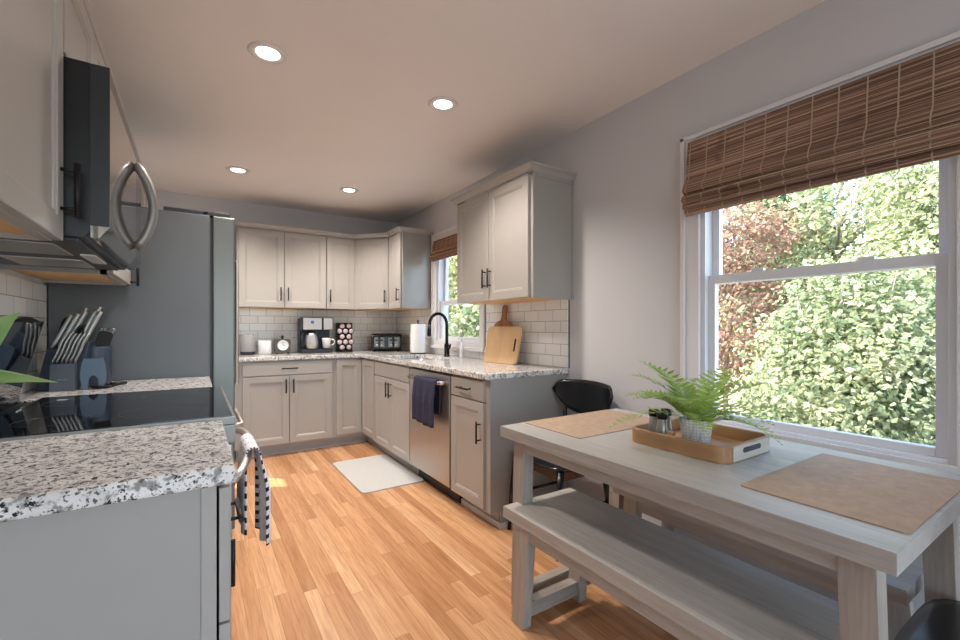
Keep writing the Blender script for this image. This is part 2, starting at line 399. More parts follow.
# ------------------------------------------------------------------ setting
struct('floor', MB().box(XL - 0.12, XR + 0.12, YF - 0.1, YB + 0.12, -0.06, 0.0), 'floor')
struct('ceiling', MB().box(XL - 0.12, XR + 0.12, YF - 0.1, YB + 0.12, H, H + 0.06), 'ceil')
struct('wall_back', MB().box(XL - 0.12, XR + 0.12, YB, YB + 0.12, 0, H), 'wall')
BW = (0.335, 1.180, 0.735, 2.02)      # big window opening Y0 Y1 Z0 Z1
KW = (3.11, 3.90, 1.050, 2.03)         # kitchen window opening
LW = (4.06, 4.42, 1.05, 1.98)          # unseen window added beyond the fridge, sized to drop the floor sun patch
def wall_with_holes(holes, x0, x1, y0, y1):
    ys = sorted(set([y0, y1] + [h for q in holes for h in q[:2]])); zs = sorted(set([0, H] + [h for q in holes for h in q[2:]]))
    def mask(i, j):
        yc = (ys[i] + ys[i + 1]) / 2; zc = (zs[j] + zs[j + 1]) / 2
        return not any(q[0] < yc < q[1] and q[2] < zc < q[3] for q in holes)
    return MB().cells(ys, zs, mask, x0, x1, lambda a, b, c: (c, a, b))
struct('wall_right', wall_with_holes([BW, KW], XR, XR + 0.12, YF - 0.1, YB), 'wall')
struct('wall_left', wall_with_holes([LW], XL - 0.12, XL, YF - 0.1, YB), 'wall')
# wall behind the camera; its unseen wide opening is added to let light in
rw = MB().cells([XL, -0.45, 1.85, XR], [0, 2.12, H], lambda i, j: not (i == 1 and j == 0), YF - 0.1, YF, lambda a, b, c: (a, c, b))
struct('wall_front', rw, 'wall')

def window(name, O, outx, w_off=0.0, casing=0.085, inner=True, sash=0.04, sill=False, rail=None):
    y0, y1, z0, z1 = O; s = 1 if outx > 0 else -1   # s = outward direction along X
    xf = XR if s > 0 else XL
    r = sroot(name, (xf, (y0 + y1) / 2, z0))
    cas = MB(); t = 0.018; c = casing
    X0, X1 = xf - s * t, xf
    cas.box(X0, X1, y0 - c, y0, z0 - 0.07, z1 + c, 0.003); cas.box(X0, X1, y1, y1 + c, z0 - 0.07, z1 + c, 0.003)
    cas.box(X0, X1, y0, y1, z1, z1 + c, 0.003); cas.box(X0, X1, y0, y1, z0 - 0.07, z0, 0.003)
    b = 0.012
    for yy in ((y0 - c, y0 - c + 0.02), (y1 + c - 0.02, y1 + c)): cas.box(xf - s * (t + b), xf - s * 0.001, yy[0], yy[1], z0 - 0.07, z1 + c, 0.003)
    cas.box(xf - s * (t + b), xf - s * 0.001, y0 - c, y1 + c, z1 + c - 0.02, z1 + c, 0.003)
    cas.build('casing', 'trimw', r)
    fr = MB(); d0, d1 = xf + s * 0.0, xf + s * 0.11; f = 0.022
    fr.box(d0, d1, y0, y0 + f, z0, z1, 0.002); fr.box(d0, d1, y1 - f, y1, z0, z1, 0.002); fr.box(d0, d1, y0 + f, y1 - f, z1 - f, z1, 0.002); fr.box(d0, d1, y0 + f, y1 - f, z0, z0 + 0.012, 0.002)
    fr.build('window_frame', 'vinyl', r)
    zm = rail if rail else (z0 + z1) / 2
    for nm, za, zb, xs in (('lower_sash', z0 + 0.012, zm + 0.02, xf + s * 0.025), ('upper_sash', zm - 0.02, z1 - f, xf + s * 0.062)):
        q = MB(); e = 0.033; th = s * 0.032; top = 0.04
        q.box(xs, xs + th, y0 + f, y0 + f + e, za, zb, 0.003); q.box(xs, xs + th, y1 - f - e, y1 - f, za, zb, 0.003)
        q.box(xs, xs + th, y0 + f + e, y1 - f - e, zb - top, zb, 0.003); q.box(xs, xs + th, y0 + f + e, y1 - f - e, za, za + 0.03, 0.003)
        so = q.build(nm, 'vinyl', r)
        MB().box(xs + th * 0.4, xs + th * 0.55, y0 + f + e - 0.004, y1 - f - e + 0.004, za + 0.026, zb - top + 0.004).build('pane', 'glass', so)
    for yy in (y0 + 0.28 * (y1 - y0), y0 + 0.72 * (y1 - y0)):
        MB().box(xf + s * 0.03, xf + s * 0.055, yy - 0.025, yy + 0.025, zm + 0.02, zm + 0.034, 0.004).build('sash_lock', 'vinyl', r)
    if sill:
        MB().box(xf - s * 0.05, xf, y0 - c - 0.02, y1 + c + 0.02, z0 - 0.075, z0 - 0.045, 0.005).build('sill', 'trimw', r)
    return r
window('window_1', BW, 1, casing=0.088, rail=1.405)
window('window_2', KW, 1, casing=0.085, rail=1.42, sill=True)
window('sun_patch_window', LW, -1, casing=0.08)

# tile backsplash (structure)
struct('backsplash_back', MB().box(0.30, XR - 0.012, YB - 0.012, YB, CT, 1.372), 'tile_back')
ks = MB().cells([2.065, KW[0] - 0.09, KW[1] + 0.09, YB - 0.012], [CT, 0.972, 1.372], lambda i, j: not (i == 1 and j == 1), XR - 0.012, XR, lambda a, b, c: (c, a, b))
struct('backsplash_right', ks, 'tile_side')
struct('backsplash_left', MB().box(XL, XL + 0.012, 0.96, 2.79, CT, 1.372), 'tile_side')
struct('baseboard_right', MB().sweep([(XR, 2.06), (XR, YF)], [(0, 0), (0.014, 0), (0.014, 0.10), (0.008, 0.125), (0, 0.13)]), 'trimw')
struct('trim_1', MB().box(0.272, 0.30, YB - 0.03, YB, 0.0, 1.37, 0.003), 'trimw')
bm_ = MB().box(XR - 0.004, XR, 2.057, 2.065, CT, 1.372); struct('trim_2', bm_, 'dkgrey')

# outside ground
struct('ground', MB().box(XR + 0.13, 45, -25, 50, -0.75, -0.65), 'ground')

# ------------------------------------------------------------------ ceiling lights
for nm, (x, y), dsc in (('a', (0.279, 2.215), 'nearest the microwave on the left'), ('b', (1.171, 2.18), 'in front of the double wall cabinet on the right'), ('c', (0.285, 3.989), 'far one above the refrigerator side'), ('d', (1.18, 4.012), 'far one near the corner wall cabinets')):
    t = thing('ceiling_light', 'round white recessed ceiling light, ' + dsc, 'ceiling light', (x, y, H), 'recessed ceiling lights')
    MB().lathe([(0.052, -0.001), (0.056, -0.006), (0.078, -0.006), (0.084, -0.001)], (x, y, H), 32).build('trim_ring', 'trimw', t)
    MB().lathe([(0.0505, -0.0005), (0.0505, -0.003), (0.03, -0.0038), (0.004, -0.004)], (x, y, H), 24).build('lens', 'lens', t)
    l = lamp('lamp_light', 'SPOT', (0, 0, -0.02), CAN_POWER, (1.0, 0.90, 0.815), spot_size=math.radians(128), spot_blend=0.8, shadow_soft_size=0.05)
    l.parent = t

# ------------------------------------------------------------------ cabinet parts
UX, UY, UZ = V((1, 0, 0)), V((0, 1, 0)), V((0, 0, 1))
FACE = {'-X': (-UY, -UX), '-Y': (UX, -UY), '+X': (UY, UX)}
def bar_pull(parent, c, axis, N_, L=0.13, m='blackm', off=0.03):
    q = MB(); c = V(c); a = axis * (L / 2); q.tube([c + N_ * off - a, c + N_ * off + a], 0.006, 8)
    for s in (-1, 1): q.tube([c + axis * (s * L * 0.36), c + axis * (s * L * 0.36) + N_ * off], 0.0045, 8)
    return q.build('handle', m, parent)
DOORP = [(0, 0), (0, 0.0185), (0.0025, 0.020), (0.052, 0.020), (0.056, 0.0165), (0.062, 0.0165), (0.066, 0.012), (0.074, 0.012)]
SLABP = [(0, 0), (0, 0.0165), (0.003, 0.0195), (0.0035, 0.020)]
def door(parent, O, face, w_, h_, hand=None, name='door', prof=DOORP, N_=None, U_=None, m='paint'):
    if N_ is None: U_, N_ = FACE[face]
    O = V(O); q = MB(); q.loops(O, U_, UZ, N_, w_, h_, prof); d = q.build(name, m, parent)
    if hand:
        side, at = hand
        if side == 'h': c = O + U_ * (w_ / 2) + UZ * (h_ / 2) + N_ * 0.02; bar_pull(d, c, U_, N_, 0.14)
        else:
            u = 0.03 if side == 'l' else w_ - 0.03
            c = O + U_ * u + UZ * at + N_ * 0.02; bar_pull(d, c, UZ, N_, 0.13)
    return d
CROWN = [(0.0, 0), (0.005, 0), (0.009, 0.008), (0.020, 0.022), (0.032, 0.030), (0.036, 0.040), (0.0, 0.040)]
def crown(parent, path, z=2.122): return MB().sweep(path, [(o, z + a) for o, a in CROWN]).build('crown', 'paint', parent)
U0, U1 = 1.372, 2.125

# back wall uppers: doors face -Y, box front at YB-0.33
fy = YB - 0.33
t = thing('upper_cabinet', 'greige two-door wall cabinet above the coffee maker', 'wall cabinet', (0.72, YB, U0))
MB().box(0.322, 1.128, fy, YB - 0.003, U0 + 0.02, U1, 0.001).build('body', 'paint', t); MB().box(0.325, 1.125, fy + 0.005, YB, U0, U0 + 0.02).build('underside', 'raw', t)
door(t, (0.335, fy, U0 + 0.002), '-Y', 0.390, U1 - U0 - 0.015, ('r', 0.13)); door(t, (0.731, fy, U0 + 0.002), '-Y', 0.390, U1 - U0 - 0.015, ('l', 0.13))
crown(t, [(0.322, YB - 0.02), (0.322, fy - 0.02), (1.128, fy - 0.02)][1:] if False else [(0.322, fy - 0.02), (1.128, fy - 0.02)][::1])
t = thing('upper_cabinet', 'narrow greige single-door wall cabinet above the coffee pod rack', 'wall cabinet', (1.27, YB, U0))
MB().box(1.129, 1.424, fy, YB - 0.003, U0 + 0.02, U1, 0.001).build('body', 'paint', t); MB().box(1.13, 1.42, fy + 0.005, YB, U0, U0 + 0.02).build('underside', 'raw', t)
door(t, (1.134, fy, U0 + 0.002), '-Y', 0.286, U1 - U0 - 0.015, ('l', 0.13)); crown(t, [(1.129, fy - 0.02), (1.424, fy - 0.02)])
# diagonal corner cabinet
fx = XR - 0.33
YC = 4.02
a = V((1.425, fy)); b = V((fx, YB - 0.635))
t = thing('corner_cabinet', 'diagonal greige wall cabinet in the corner above the toaster', 'wall cabinet', (1.8, YB - 0.2, U0))
poly = [(a.x, YB), (a.x, a.y), (b.x, b.y), (XR, b.y), (XR, YB)]
MB().prism(poly, U0 + 0.02, U1).build('body', 'paint', t); MB().prism([(a.x + .004, YB), (a.x + .004, a.y + .004), (b.x - .002, b.y + .006), (XR, b.y + .006), (XR, YB)], U0, U0 + 0.02).build('underside', 'raw', t)
d = (b - a); L = d.length; d.normalize(); U_ = V((d.x, d.y, 0)); N_ = V((d.y, -d.x, 0))
door(t, V((a.x, a.y, U0 + 0.002)) + U_ * 0.012, None, L - 0.024, U1 - U0 - 0.015, ('r', 0.13), N_=N_, U_=U_)
crown(t, [(a.x + N_.x * 0.02, a.y + N_.y * 0.02), (b.x + N_.x * 0.02, b.y + N_.y * 0.02)])
# small right upper
t = thing('upper_cabinet', 'small greige wall cabinet left of the sink window, glossy end panel', 'wall cabinet', (XR, 4.2, U0))
MB().box(fx, XR, YC, b.y - 0.001, U0 + 0.02, U1, 0.001).build('body', 'paint', t); MB().box(fx + 0.004, XR, YC + 0.004, b.y - 0.004, U0, U0 + 0.02).build('underside', 'raw', t)
MB().box(fx - 0.001, XR, YC - 0.012, YC, U0 - 0.002, U1, 0.002).build('end_panel', 'paint_shaded', t)
door(t, (fx, b.y - 0.008, U0 + 0.002), '-X', b.y - YC - 0.012, U1 - U0 - 0.015, ('r', 0.13)); crown(t, [(fx - 0.02, b.y - 0.01), (fx - 0.02, YC - 0.012), (XR, YC - 0.012)])
UR = 1.357
# right double upper
YR0, YR1 = 2.04, 2.92
t = thing('upper_cabinet', 'large greige two-door wall cabinet above the cutting boards', 'wall cabinet', (XR, 2.48, UR))
MB().box(fx, XR, YR0, YR1, UR + 0.02, U1, 0.001).build('body', 'paint', t); MB().box(fx + 0.004, XR, YR0 + 0.004, YR1 - 0.004, UR + 0.006, UR + 0.02).build('underside', 'raw', t)
MB().box(fx - 0.001, XR, YR0 - 0.012, YR0, UR, U1, 0.002).build('end_panel', 'paint_shaded', t)
MB().box(fx + 0.02, XR, YR0 - 0.017, YR0 - 0.012, U1 - 0.03, U1, 0.001).box(XR - 0.014, XR, YR0 - 0.017, YR0 - 0.012, UR, U1, 0.001).build('scribe_strip', 'paint_shaded', t)
wd = (YR1 - YR0 - 0.03) / 2
door(t, (fx, YR1 - 0.010, UR + 0.006), '-X', wd, U1 - UR - 0.02, ('r', 0.15)); door(t, (fx, YR1 - 0.014 - wd, UR + 0.006), '-X', wd, U1 - UR - 0.02, ('l', 0.15))
crown(t, [(XR, YR1), (fx - 0.02, YR1), (fx - 0.02, YR0 - 0.012), (XR, YR0 - 0.012)])

# left uppers
lx = XL + 0.30     # box front
def left_upper(y0, y1, z0, doors, label, hands, end=False, door_z=0.0):
    t = thing('upper_cabinet', label, 'wall cabinet', (XL, (y0 + y1) / 2, z0))
    MB().box(XL, lx, y0, y1, z0 + 0.02, U1, 0.001).build('body', 'paint', t)
    MB().box(XL, lx - 0.02, y0 + 0.004, y1 - 0.004, z0 + 0.012, z0 + 0.02).build('underside', 'raw', t)
    MB().box(lx - 0.02, lx, y0, y1, z0, z0 + 0.02).box(XL, lx, y0, y0 + 0.012, z0, z0 + 0.02).box(XL, lx, y1 - 0.012, y1, z0, z0 + 0.02).build('bottom_rail', 'paint', t)
    w_ = (y1 - y0 - 0.006) / doors
    for i in range(doors): door(t, (lx, y0 + 0.003 + i * w_, z0 + 0.004), '+X', w_ - 0.003, U1 - z0 - 0.012, hands[i])
    crown(t, [(lx + 0.02, y0), (lx + 0.02, y1)][::-1])
    return t
def crown_dir(): pass
left_upper(0.96, 1.455, 1.385, 1, 'near greige wall cabinet left of the microwave, cut by the photo edge', [('r', 0.12)])
left_upper(1.458, 2.218, 1.852, 2, 'short greige wall cabinet directly above the microwave', [None, None])
left_upper(2.221, 2.78, 1.385, 1, 'greige wall cabinet between microwave and refrigerator', [('r', 0.06)])
left_upper(2.783, 3.70, 1.84, 2, 'short greige wall cabinet over the refrigerator', [None, None])

# base cabinets
B0, B1 = 0.10, 0.876
by = YB - 0.61; bx = XR - 0.61
t = thing('base_cabinet', 'greige base cabinet with one wide drawer under the coffee maker', 'base cabinet', (0.72, by + 0.3, 0))
MB().box(0.273, 1.13, by, YB - 0.005, B0, B1, 0.001).build('body', 'paint', t); MB().box(0.30, 1.13, by + 0.075, by + 0.10, 0, B0).build('toe_kick', 'toe', t)
MB().box(0.273, 0.285, by, YB - 0.005, 0, B0).build('end_panel', 'paint_shaded', t)
door(t, (0.345, by, 0.742), '-Y', 0.767, 0.122, ('h', 0), 'drawer', SLABP); door(t, (0.345, by, 0.112), '-Y', 0.381, 0.622, ('r', 0.53)); door(t, (0.731, by, 0.112), '-Y', 0.381, 0.622, ('l', 0.53))
t = thing('corner_base_cabinet', 'greige corner base cabinet with folding doors under the toaster', 'base cabinet', (1.7, by + 0.3, 0))
MB().prism([(1.131, YB - 0.005), (1.131, by), (bx + 0.0, by), (bx, 3.985), (XR - 0.005, 3.985), (XR - 0.005, YB - 0.005)], B0, B1).build('body', 'paint', t)
MB().prism([(1.131, by + 0.10), (1.131, by + 0.075), (bx + 0.075, by + 0.075), (bx + 0.075, 3.985), (bx + 0.1, 3.985), (bx + 0.1, by + 0.10)], 0, B0).build('toe_kick', 'toe', t)
door(t, (1.155, by, 0.125), '-Y', bx - 1.155 - 0.022, 0.735); door(t, (bx, by - 0.022, 0.125), '-X', by - 0.022 - 3.99, 0.735)
t = thing('sink_cabinet', 'greige two-door base cabinet below the sink', 'base cabinet', (1.7, 3.57, 0))
MB().cells([bx, bx + 0.02, XR - 0.03, XR - 0.005], [3.17, 3.19, 3.96, 3.98], lambda i, j: not (i == 1 and j == 1), 0.12, B1).box(bx, XR - 0.005, 3.17, 3.98, B0, 0.12).build('body', 'paint', t); MB().box(bx + 0.075, bx + 0.10, 3.165, 3.984, 0, B0).build('toe_kick', 'toe', t)
door(t, (bx, 3.972, 0.742), '-X', 0.795, 0.122, None, 'false_front', SLABP); door(t, (bx, 3.972, 0.112), '-X', 0.396, 0.622, ('r', 0.53)); door(t, (bx, 3.573, 0.112), '-X', 0.396, 0.622, ('l', 0.53))
YE = 2.09
t = thing('base_cabinet', 'narrow greige base cabinet with one drawer at the counter end by the table', 'base cabinet', (1.7, 2.3, 0))
MB().box(bx, XR - 0.005, YE, 2.515, B0, B1, 0.001).build('body', 'paint', t); MB().box(bx + 0.075, bx + 0.10, YE + 0.012, 2.515, 0, B0).build('toe_kick', 'toe', t)
MB().cells([bx - 0.0, bx + 0.075, XR - 0.005], [0, B0, B1], lambda i, j: not (i == 0 and j == 0), YE - 0.012, YE, lambda a, b, c: (a, c, b)).build('end_panel', 'paint_shaded', t)
MB().box(bx + 0.06, XR - 0.01, YE - 0.022, YE - 0.012, 0, 0.035, 0.003).box(bx + 0.062, bx + 0.075, YE - 0.022, 2.515, 0, 0.035, 0.003).build('shoe_moulding', 'trimw', t)
door(t, (bx, 2.508, 0.742), '-X', 0.385, 0.122, ('h', 0), 'drawer', SLABP); door(t, (bx, 2.508, 0.112), '-X', 0.385, 0.622, ('r', 0.45))

# left base cabinets
lf = 0.035
t = thing('base_cabinet', 'near greige base cabinet with plain end panel, left of the range', 'base cabinet', (-0.28, 1.22, 0))
MB().box(XL, lf, 1.005, 1.452, B0, B1, 0.001).build('body', 'paint', t); MB().box(XL, lf - 0.075, 1.005, 1.452, 0, B0).build('toe_kick', 'toe', t)
MB().box(XL, 0.009, 0.992, 1.005, 0, B1, 0.001).build('end_panel', 'paint_shaded', t); MB().box(0.009, lf - 0.001, 0.989, 1.005, 0, B1, 0.001).build('end_stile', 'paint', t)
door(t, (lf + 0.004, 0.994, 0.60), '+X', 0.452, 0.262, ('h', 0), 'drawer', SLABP); door(t, (lf + 0.004, 0.994, 0.112), '+X', 0.452, 0.482, ('r', 0.4))
t = thing('base_cabinet', 'base cabinet between the range and the refrigerator', 'base cabinet', (-0.28, 2.5, 0))
MB().box(XL, lf, 2.228, 2.785, B0, B1, 0.001).build('body', 'paint', t); MB().box(XL, lf - 0.075, 2.228, 2.785, 0, B0).build('toe_kick', 'toe', t)
door(t, (lf, 2.234, 0.742), '+X', 0.545, 0.122, ('h', 0), 'drawer', SLABP); door(t, (lf, 2.234, 0.112), '+X', 0.545, 0.622, ('l', 0.53))

# counters
sx0, sx1, sy0, sy1 = 1.50, 1.86, 3.24, 3.90
xs = [0.262, 1.385, sx0, sx1, XR - 0.001]; ys = [YE - 0.03, sy0, sy1, YB - 0.64, YB - 0.001]
t = tag(MB().cells(xs, ys, lambda i, j: (j == 3 or i >= 1) and not (i == 2 and j == 1), 0.8775, CT).build('countertop', 'granite', bevel=0.006), 'L-shaped speckled granite countertop with the sink cut out of it', 'countertop')
t = tag(MB().box(XL + 0.001, 0.065, 0.955, 1.455, 0.8775, CT).build('countertop', 'granite', bevel=0.008), 'near speckled granite countertop left of the black cooktop', 'countertop')
t = tag(MB().box(XL + 0.001, 0.065, 2.228, 2.788, 0.8775, CT).build('countertop', 'granite', bevel=0.006), 'short granite countertop between cooktop and refrigerator', 'countertop')
t = thing('sink', 'stainless undermount sink below the small window', 'sink', (1.68, 3.57, 0.7))
q = MB(); prof = [(0.0, 0.876), (0.014, 0.876), (0.012, 0.72), (0.05, 0.70), (0.15, 0.698)]
q.rings([[(x, y, z) for x, y in rrect(sx0 - 0.012 + i, sx1 + 0.012 - i, sy0 - 0.012 + i, sy1 + 0.012 - i, max(0.02, 0.05 - i * 0.1))] for i, z in prof], False)
f_ = [v for v in q.bm.verts if abs(v.co.z - 0.698) < 1e-5]; q.bm.faces.new(f_)
q.build('basin', 'steel', t, solid=0.002); MB().lathe([(0.035, 0.001), (0.035, 0.004), (0.01, 0.002)], (1.68, 3.57, 0.699), 16).build('drain', 'chrome', t)

# ------------------------------------------------------------------ appliances
# refrigerator
t = thing('refrigerator', 'large graphite grey refrigerator beyond the range', 'refrigerator', (-0.2, 3.25, 0))
MB().box(XL + 0.012, 0.066, 2.80, 3.70, 0.02, 1.79, 0.006).build('body', 'fridge', t)
MB().box(-0.14, 0.06, 2.81, 3.69, 1.79, 1.812, 0.005).box(XL + 0.05, -0.16, 2.83, 3.67, 1.79, 1.798, 0.003).build('top_cover', 'dkplastic', t)
for y0, y1 in ((2.80, 3.248), (3.252, 3.70)):
    d = MB().box(0.078, 0.185, y0, y1, 0.72, 1.79, 0.008).build('door', 'fridgedoor', t)
    hy = 3.22 if y0 < 3 else 3.28
    MB().tube([(0.185, hy, 0.80), (0.225, hy, 0.82), (0.225, hy, 1.60), (0.185, hy, 1.62)], 0.011, 10).build('handle', 'steel', d)
    MB().box(0.03, 0.16, y0 + (0.01 if y0 < 3 else 0.37), y0 + (0.07 if y0 < 3 else 0.43), 1.79, 1.815, 0.006).build('hinge_cover', 'dkplastic', t)
d = MB().box(0.078, 0.185, 2.80, 3.70, 0.05, 0.71, 0.008).build('freezer_drawer', 'fridgedoor', t)
MB().tube([(0.185, 2.86, 0.62), (0.225, 2.88, 0.62), (0.225, 3.62, 0.62), (0.185, 3.64, 0.62)], 0.011, 10).build('handle', 'steel', d)
MB().box(0.066, 0.078, 2.82, 3.68, 0.05, 1.78).build('door_gasket', 'dkplastic', t)
MB().box(XL + 0.03, 0.06, 2.82, 3.68, 0.0, 0.02).build('base_grille', 'dkplastic', t)

# range
R0, R1 = 1.459, 2.224
t = thing('range', 'stainless electric range with black glass cooktop', 'range', (-0.25, 1.84, 0))
MB().box(XL + 0.02, 0.05, R0, R1, 0.02, 0.905, 0.002).build('body', 'dkplastic', t)
MB().box(-0.475, 0.098, R0, R1, 0.895, 0.9185, 0.003).build('cooktop_frame', 'satin', t)
MB().box(-0.470, 0.090, R0 + 0.006, R1 - 0.006, 0.9185, 0.9210, 0.001).build('cooktop_glass', 'glassblk', t)
for cx, cy, r in ((-0.33, 1.65, 0.08), (-0.08, 1.66, 0.11), (-0.33, 2.03, 0.10), (-0.08, 2.03, 0.08)):
    MB().lathe([(r, 0.0), (r, 0.0003), (r + 0.0012, 0.0003), (r + 0.0012, 0.0)], (cx, cy, 0.9210), 48, caps=False).build('burner_ring', 'dkgrey', t)
MB().prism([(-0.575, 0.905), (-0.530, 0.905), (-0.530, 0.935), (-0.468, 1.195), (-0.50, 1.215), (-0.575, 1.215)], R0, R1 - 0.004, 0, Matrix(((1, 0, 0, 0), (0, 0, 1, 0), (0, 1, 0, 0), (0, 0, 0, 1)))).build('back_console', 'glassblk', t)
MB().hexa([(-0.5305, R1 - 0.004, 0.936), (-0.5305, R1 - 0.001, 0.936), (-0.545, R1 - 0.001, 0.936), (-0.545, R1 - 0.004, 0.936)][::-1], [(-0.466, R1 - 0.004, 1.2), (-0.466, R1 - 0.001, 1.2), (-0.482, R1 - 0.001, 1.2), (-0.482, R1 - 0.004, 1.2)][::-1]).build('console_edge', 'slate', t)
MB().box(0.05, 0.098, R0 + 0.002, R1 - 0.002, 0.84, 0.894, 0.004).build('front_rail', 'satin', t)
d = MB().box(0.05, 0.088, R0 + 0.004, R1 - 0.004, 0.235, 0.836, 0.004).build('oven_door', 'steel', t)
MB().box(0.0875, 0.092, R0 + 0.09, R1 - 0.09, 0.33, 0.70, 0.002).build('oven_window', 'glassblk', d)
hp = []
for k in range(17):
    u = k / 16; hp.append((0.088 + 0.075 * math.sin(PI * u) ** 0.55, R0 + 0.03 + u * (R1 - R0 - 0.06), 0.715 + 0.055 * math.sin(PI * u) ** 0.6))
MB().tube(hp, 0.013, 12).build('handle', 'steel', d)
d = MB().box(0.05, 0.085, R0 + 0.004, R1 - 0.004, 0.06, 0.228, 0.004).build('storage_drawer', 'steel', t)
for x in (XL + 0.06, 0.0):
    for y in (R0 + 0.05, R1 - 0.05): MB().lathe([(0.02, 0), (0.02, 0.02)], (x, y, 0), 10).build('foot', 'dkplastic', t)

# microwave
m0, m1 = 1.460, 2.216
t = thing('microwave', 'over-the-range microwave with curved handle and polished door', 'microwave', (-0.35, 1.84, 1.40))
MB().prism([(XL + 0.002, 1.405), (-0.235, 1.405), (-0.223, 1.42), (-0.223, 1.845), (XL + 0.002, 1.845)], m0, m1, 0, Matrix(((1, 0, 0, 0), (0, 0, 1, 0), (0, 1, 0, 0), (0, 0, 0, 1)))).build('body', 'mwside', t)
MB().box(-0.222, -0.186, m0, m1, 1.803, 1.845, 0.002).build('vent_grille', 'mwside', t)
d = MB().prism([(-0.222, 1.405), (-0.205, 1.405), (-0.184, 1.435), (-0.184, 1.798), (-0.222, 1.798)], m0, m1 - 0.17, 0, Matrix(((1, 0, 0, 0), (0, 0, 1, 0), (0, 1, 0, 0), (0, 0, 0, 1)))).build('door', 'mirror', t)
MB().box(-0.2225, -0.1845, m0 - 0.0015, m0 + 0.0005, 1.435, 1.843).build('door_edge', 'dkplastic', d)
MB().prism([(-0.222, 1.405), (-0.205, 1.405), (-0.184, 1.435), (-0.184, 1.798), (-0.222, 1.798)], m1 - 0.167, m1, 0, Matrix(((1, 0, 0, 0), (0, 0, 1, 0), (0, 1, 0, 0), (0, 0, 0, 1)))).build('control_panel', 'glassblk', t)
hp = []
for k in range(15):
    u = k / 14; hp.append((-0.182 + 0.052 * math.sin(PI * u) ** 0.75, m1 - 0.215, 1.765 - u * 0.30))
MB().tube(hp, [0.0155] * 15, 12).build('handle', 'satin', d)
MB().box(-0.56, -0.25, m0 + 0.03, m1 - 0.03, 1.398, 1.405, 0.002).build('underside_plate', 'dkgrey', t)
for y in (1.56, 1.90): MB().box(-0.50, -0.31, y, y + 0.22, 1.394, 1.398, 0.001).build('grease_filter', 'steel', t)
MB().box(-0.29, -0.255, 1.75, 1.95, 1.393, 1.398, 0.001).build('light_cover', 'outlet', t)

# dishwasher
D0, D1 = 2.522, 3.162
t = thing('dishwasher', 'stainless dishwasher with a towel on its handle', 'dishwasher', (1.7, 2.84, 0))
MB().box(bx + 0.02, XR - 0.02, D0, D1, 0.09, 0.865, 0.002).build('body', 'dkplastic', t)
d = MB().box(bx - 0.022, bx + 0.018, D0 + 0.004, D1 - 0.004, 0.118, 0.858, 0.005).build('door', 'steel', t)
MB().tube([(bx - 0.022, D0 + 0.06, 0.805), (bx - 0.055, D0 + 0.062, 0.805), (bx - 0.06, D0 + 0.075, 0.805), (bx - 0.06, D1 - 0.075, 0.805), (bx - 0.055, D1 - 0.062, 0.805), (bx - 0.022, D1 - 0.06, 0.805)], 0.0135, 12).build('handle', 'chrome', d)
MB().box(bx + 0.0, bx + 0.018, D0 + 0.004, D1 - 0.004, 0.860, 0.874).build('control_strip', 'glassblk', t)
MB().box(bx + 0.055, bx + 0.075, D0, D1, 0.0, 0.10).build('toe_panel', 'bronze', t)

# ------------------------------------------------------------------ cloths
def drape(name, m, xc, zc, r, y0, y1, back, front, label, cat, dirx=-1, folds=0.012, nf=3.0, seg=14, split=None):
    # a cloth over a bar along Y: down the back, over, down the front
    q = MB(); rows = []
    path = [(-r, -back + back * k / 8) for k in range(8)] + [(-r * math.cos(a), r * math.sin(a)) for a in [PI * k / 8 for k in range(9)]] + [(r, -front * k / 12) for k in range(1, 13)]
    tot = len(path); uvl = q.bm.loops.layers.uv.new('UVMap'); grid = []
    for i, (px, pz) in enumerate(path):
        row = []
        for k in range(seg + 1):
            u = k / seg; y = y0 + (y1 - y0) * u
            hang = max(0, -pz) ; s = min(1, hang / 0.12)
            dx = folds * s * math.sin(u * nf * 2 * PI + (0.6 if px > 0 else 0))
            yy = y + (0.5 - u) * 0.10 * (y1 - y0) * (1 - s) * -1 * 0.3
            row.append(q.bm.verts.new((xc + dirx * (px + (abs(dx) if px > 0 else -abs(dx) * 0.3) ), yy, zc + pz - (0.006 * math.sin(u * 5) if i in (0, tot - 1) else 0))))
        grid.append(row)
    for i in range(tot - 1):
        for k in range(seg):
            f = q.bm.faces.new((grid[i][k], grid[i][k + 1], grid[i + 1][k + 1], grid[i + 1][k])); f.smooth = True
            for lp, (a, b) in zip(f.loops, ((k, i), (k + 1, i), (k + 1, i + 1), (k, i + 1))): lp[uvl].uv = (a / seg, b / tot)
    return tag(q.build(name, m, solid=0.004), label, cat)
drape('dish_towel', 'navytowel', bx - 0.06, 0.805, 0.019, 2.62, 2.95, 0.22, 0.30, 'navy blue towel hanging on the dishwasher handle', 'towel', -1, 0.018, 1.6)
drape('dish_towel', 'dash', 0.158, 0.764, 0.020, 1.60, 1.82, 0.26, 0.31, 'white towel with black dashes on the oven handle', 'towel', 1, 0.034, 1.25)

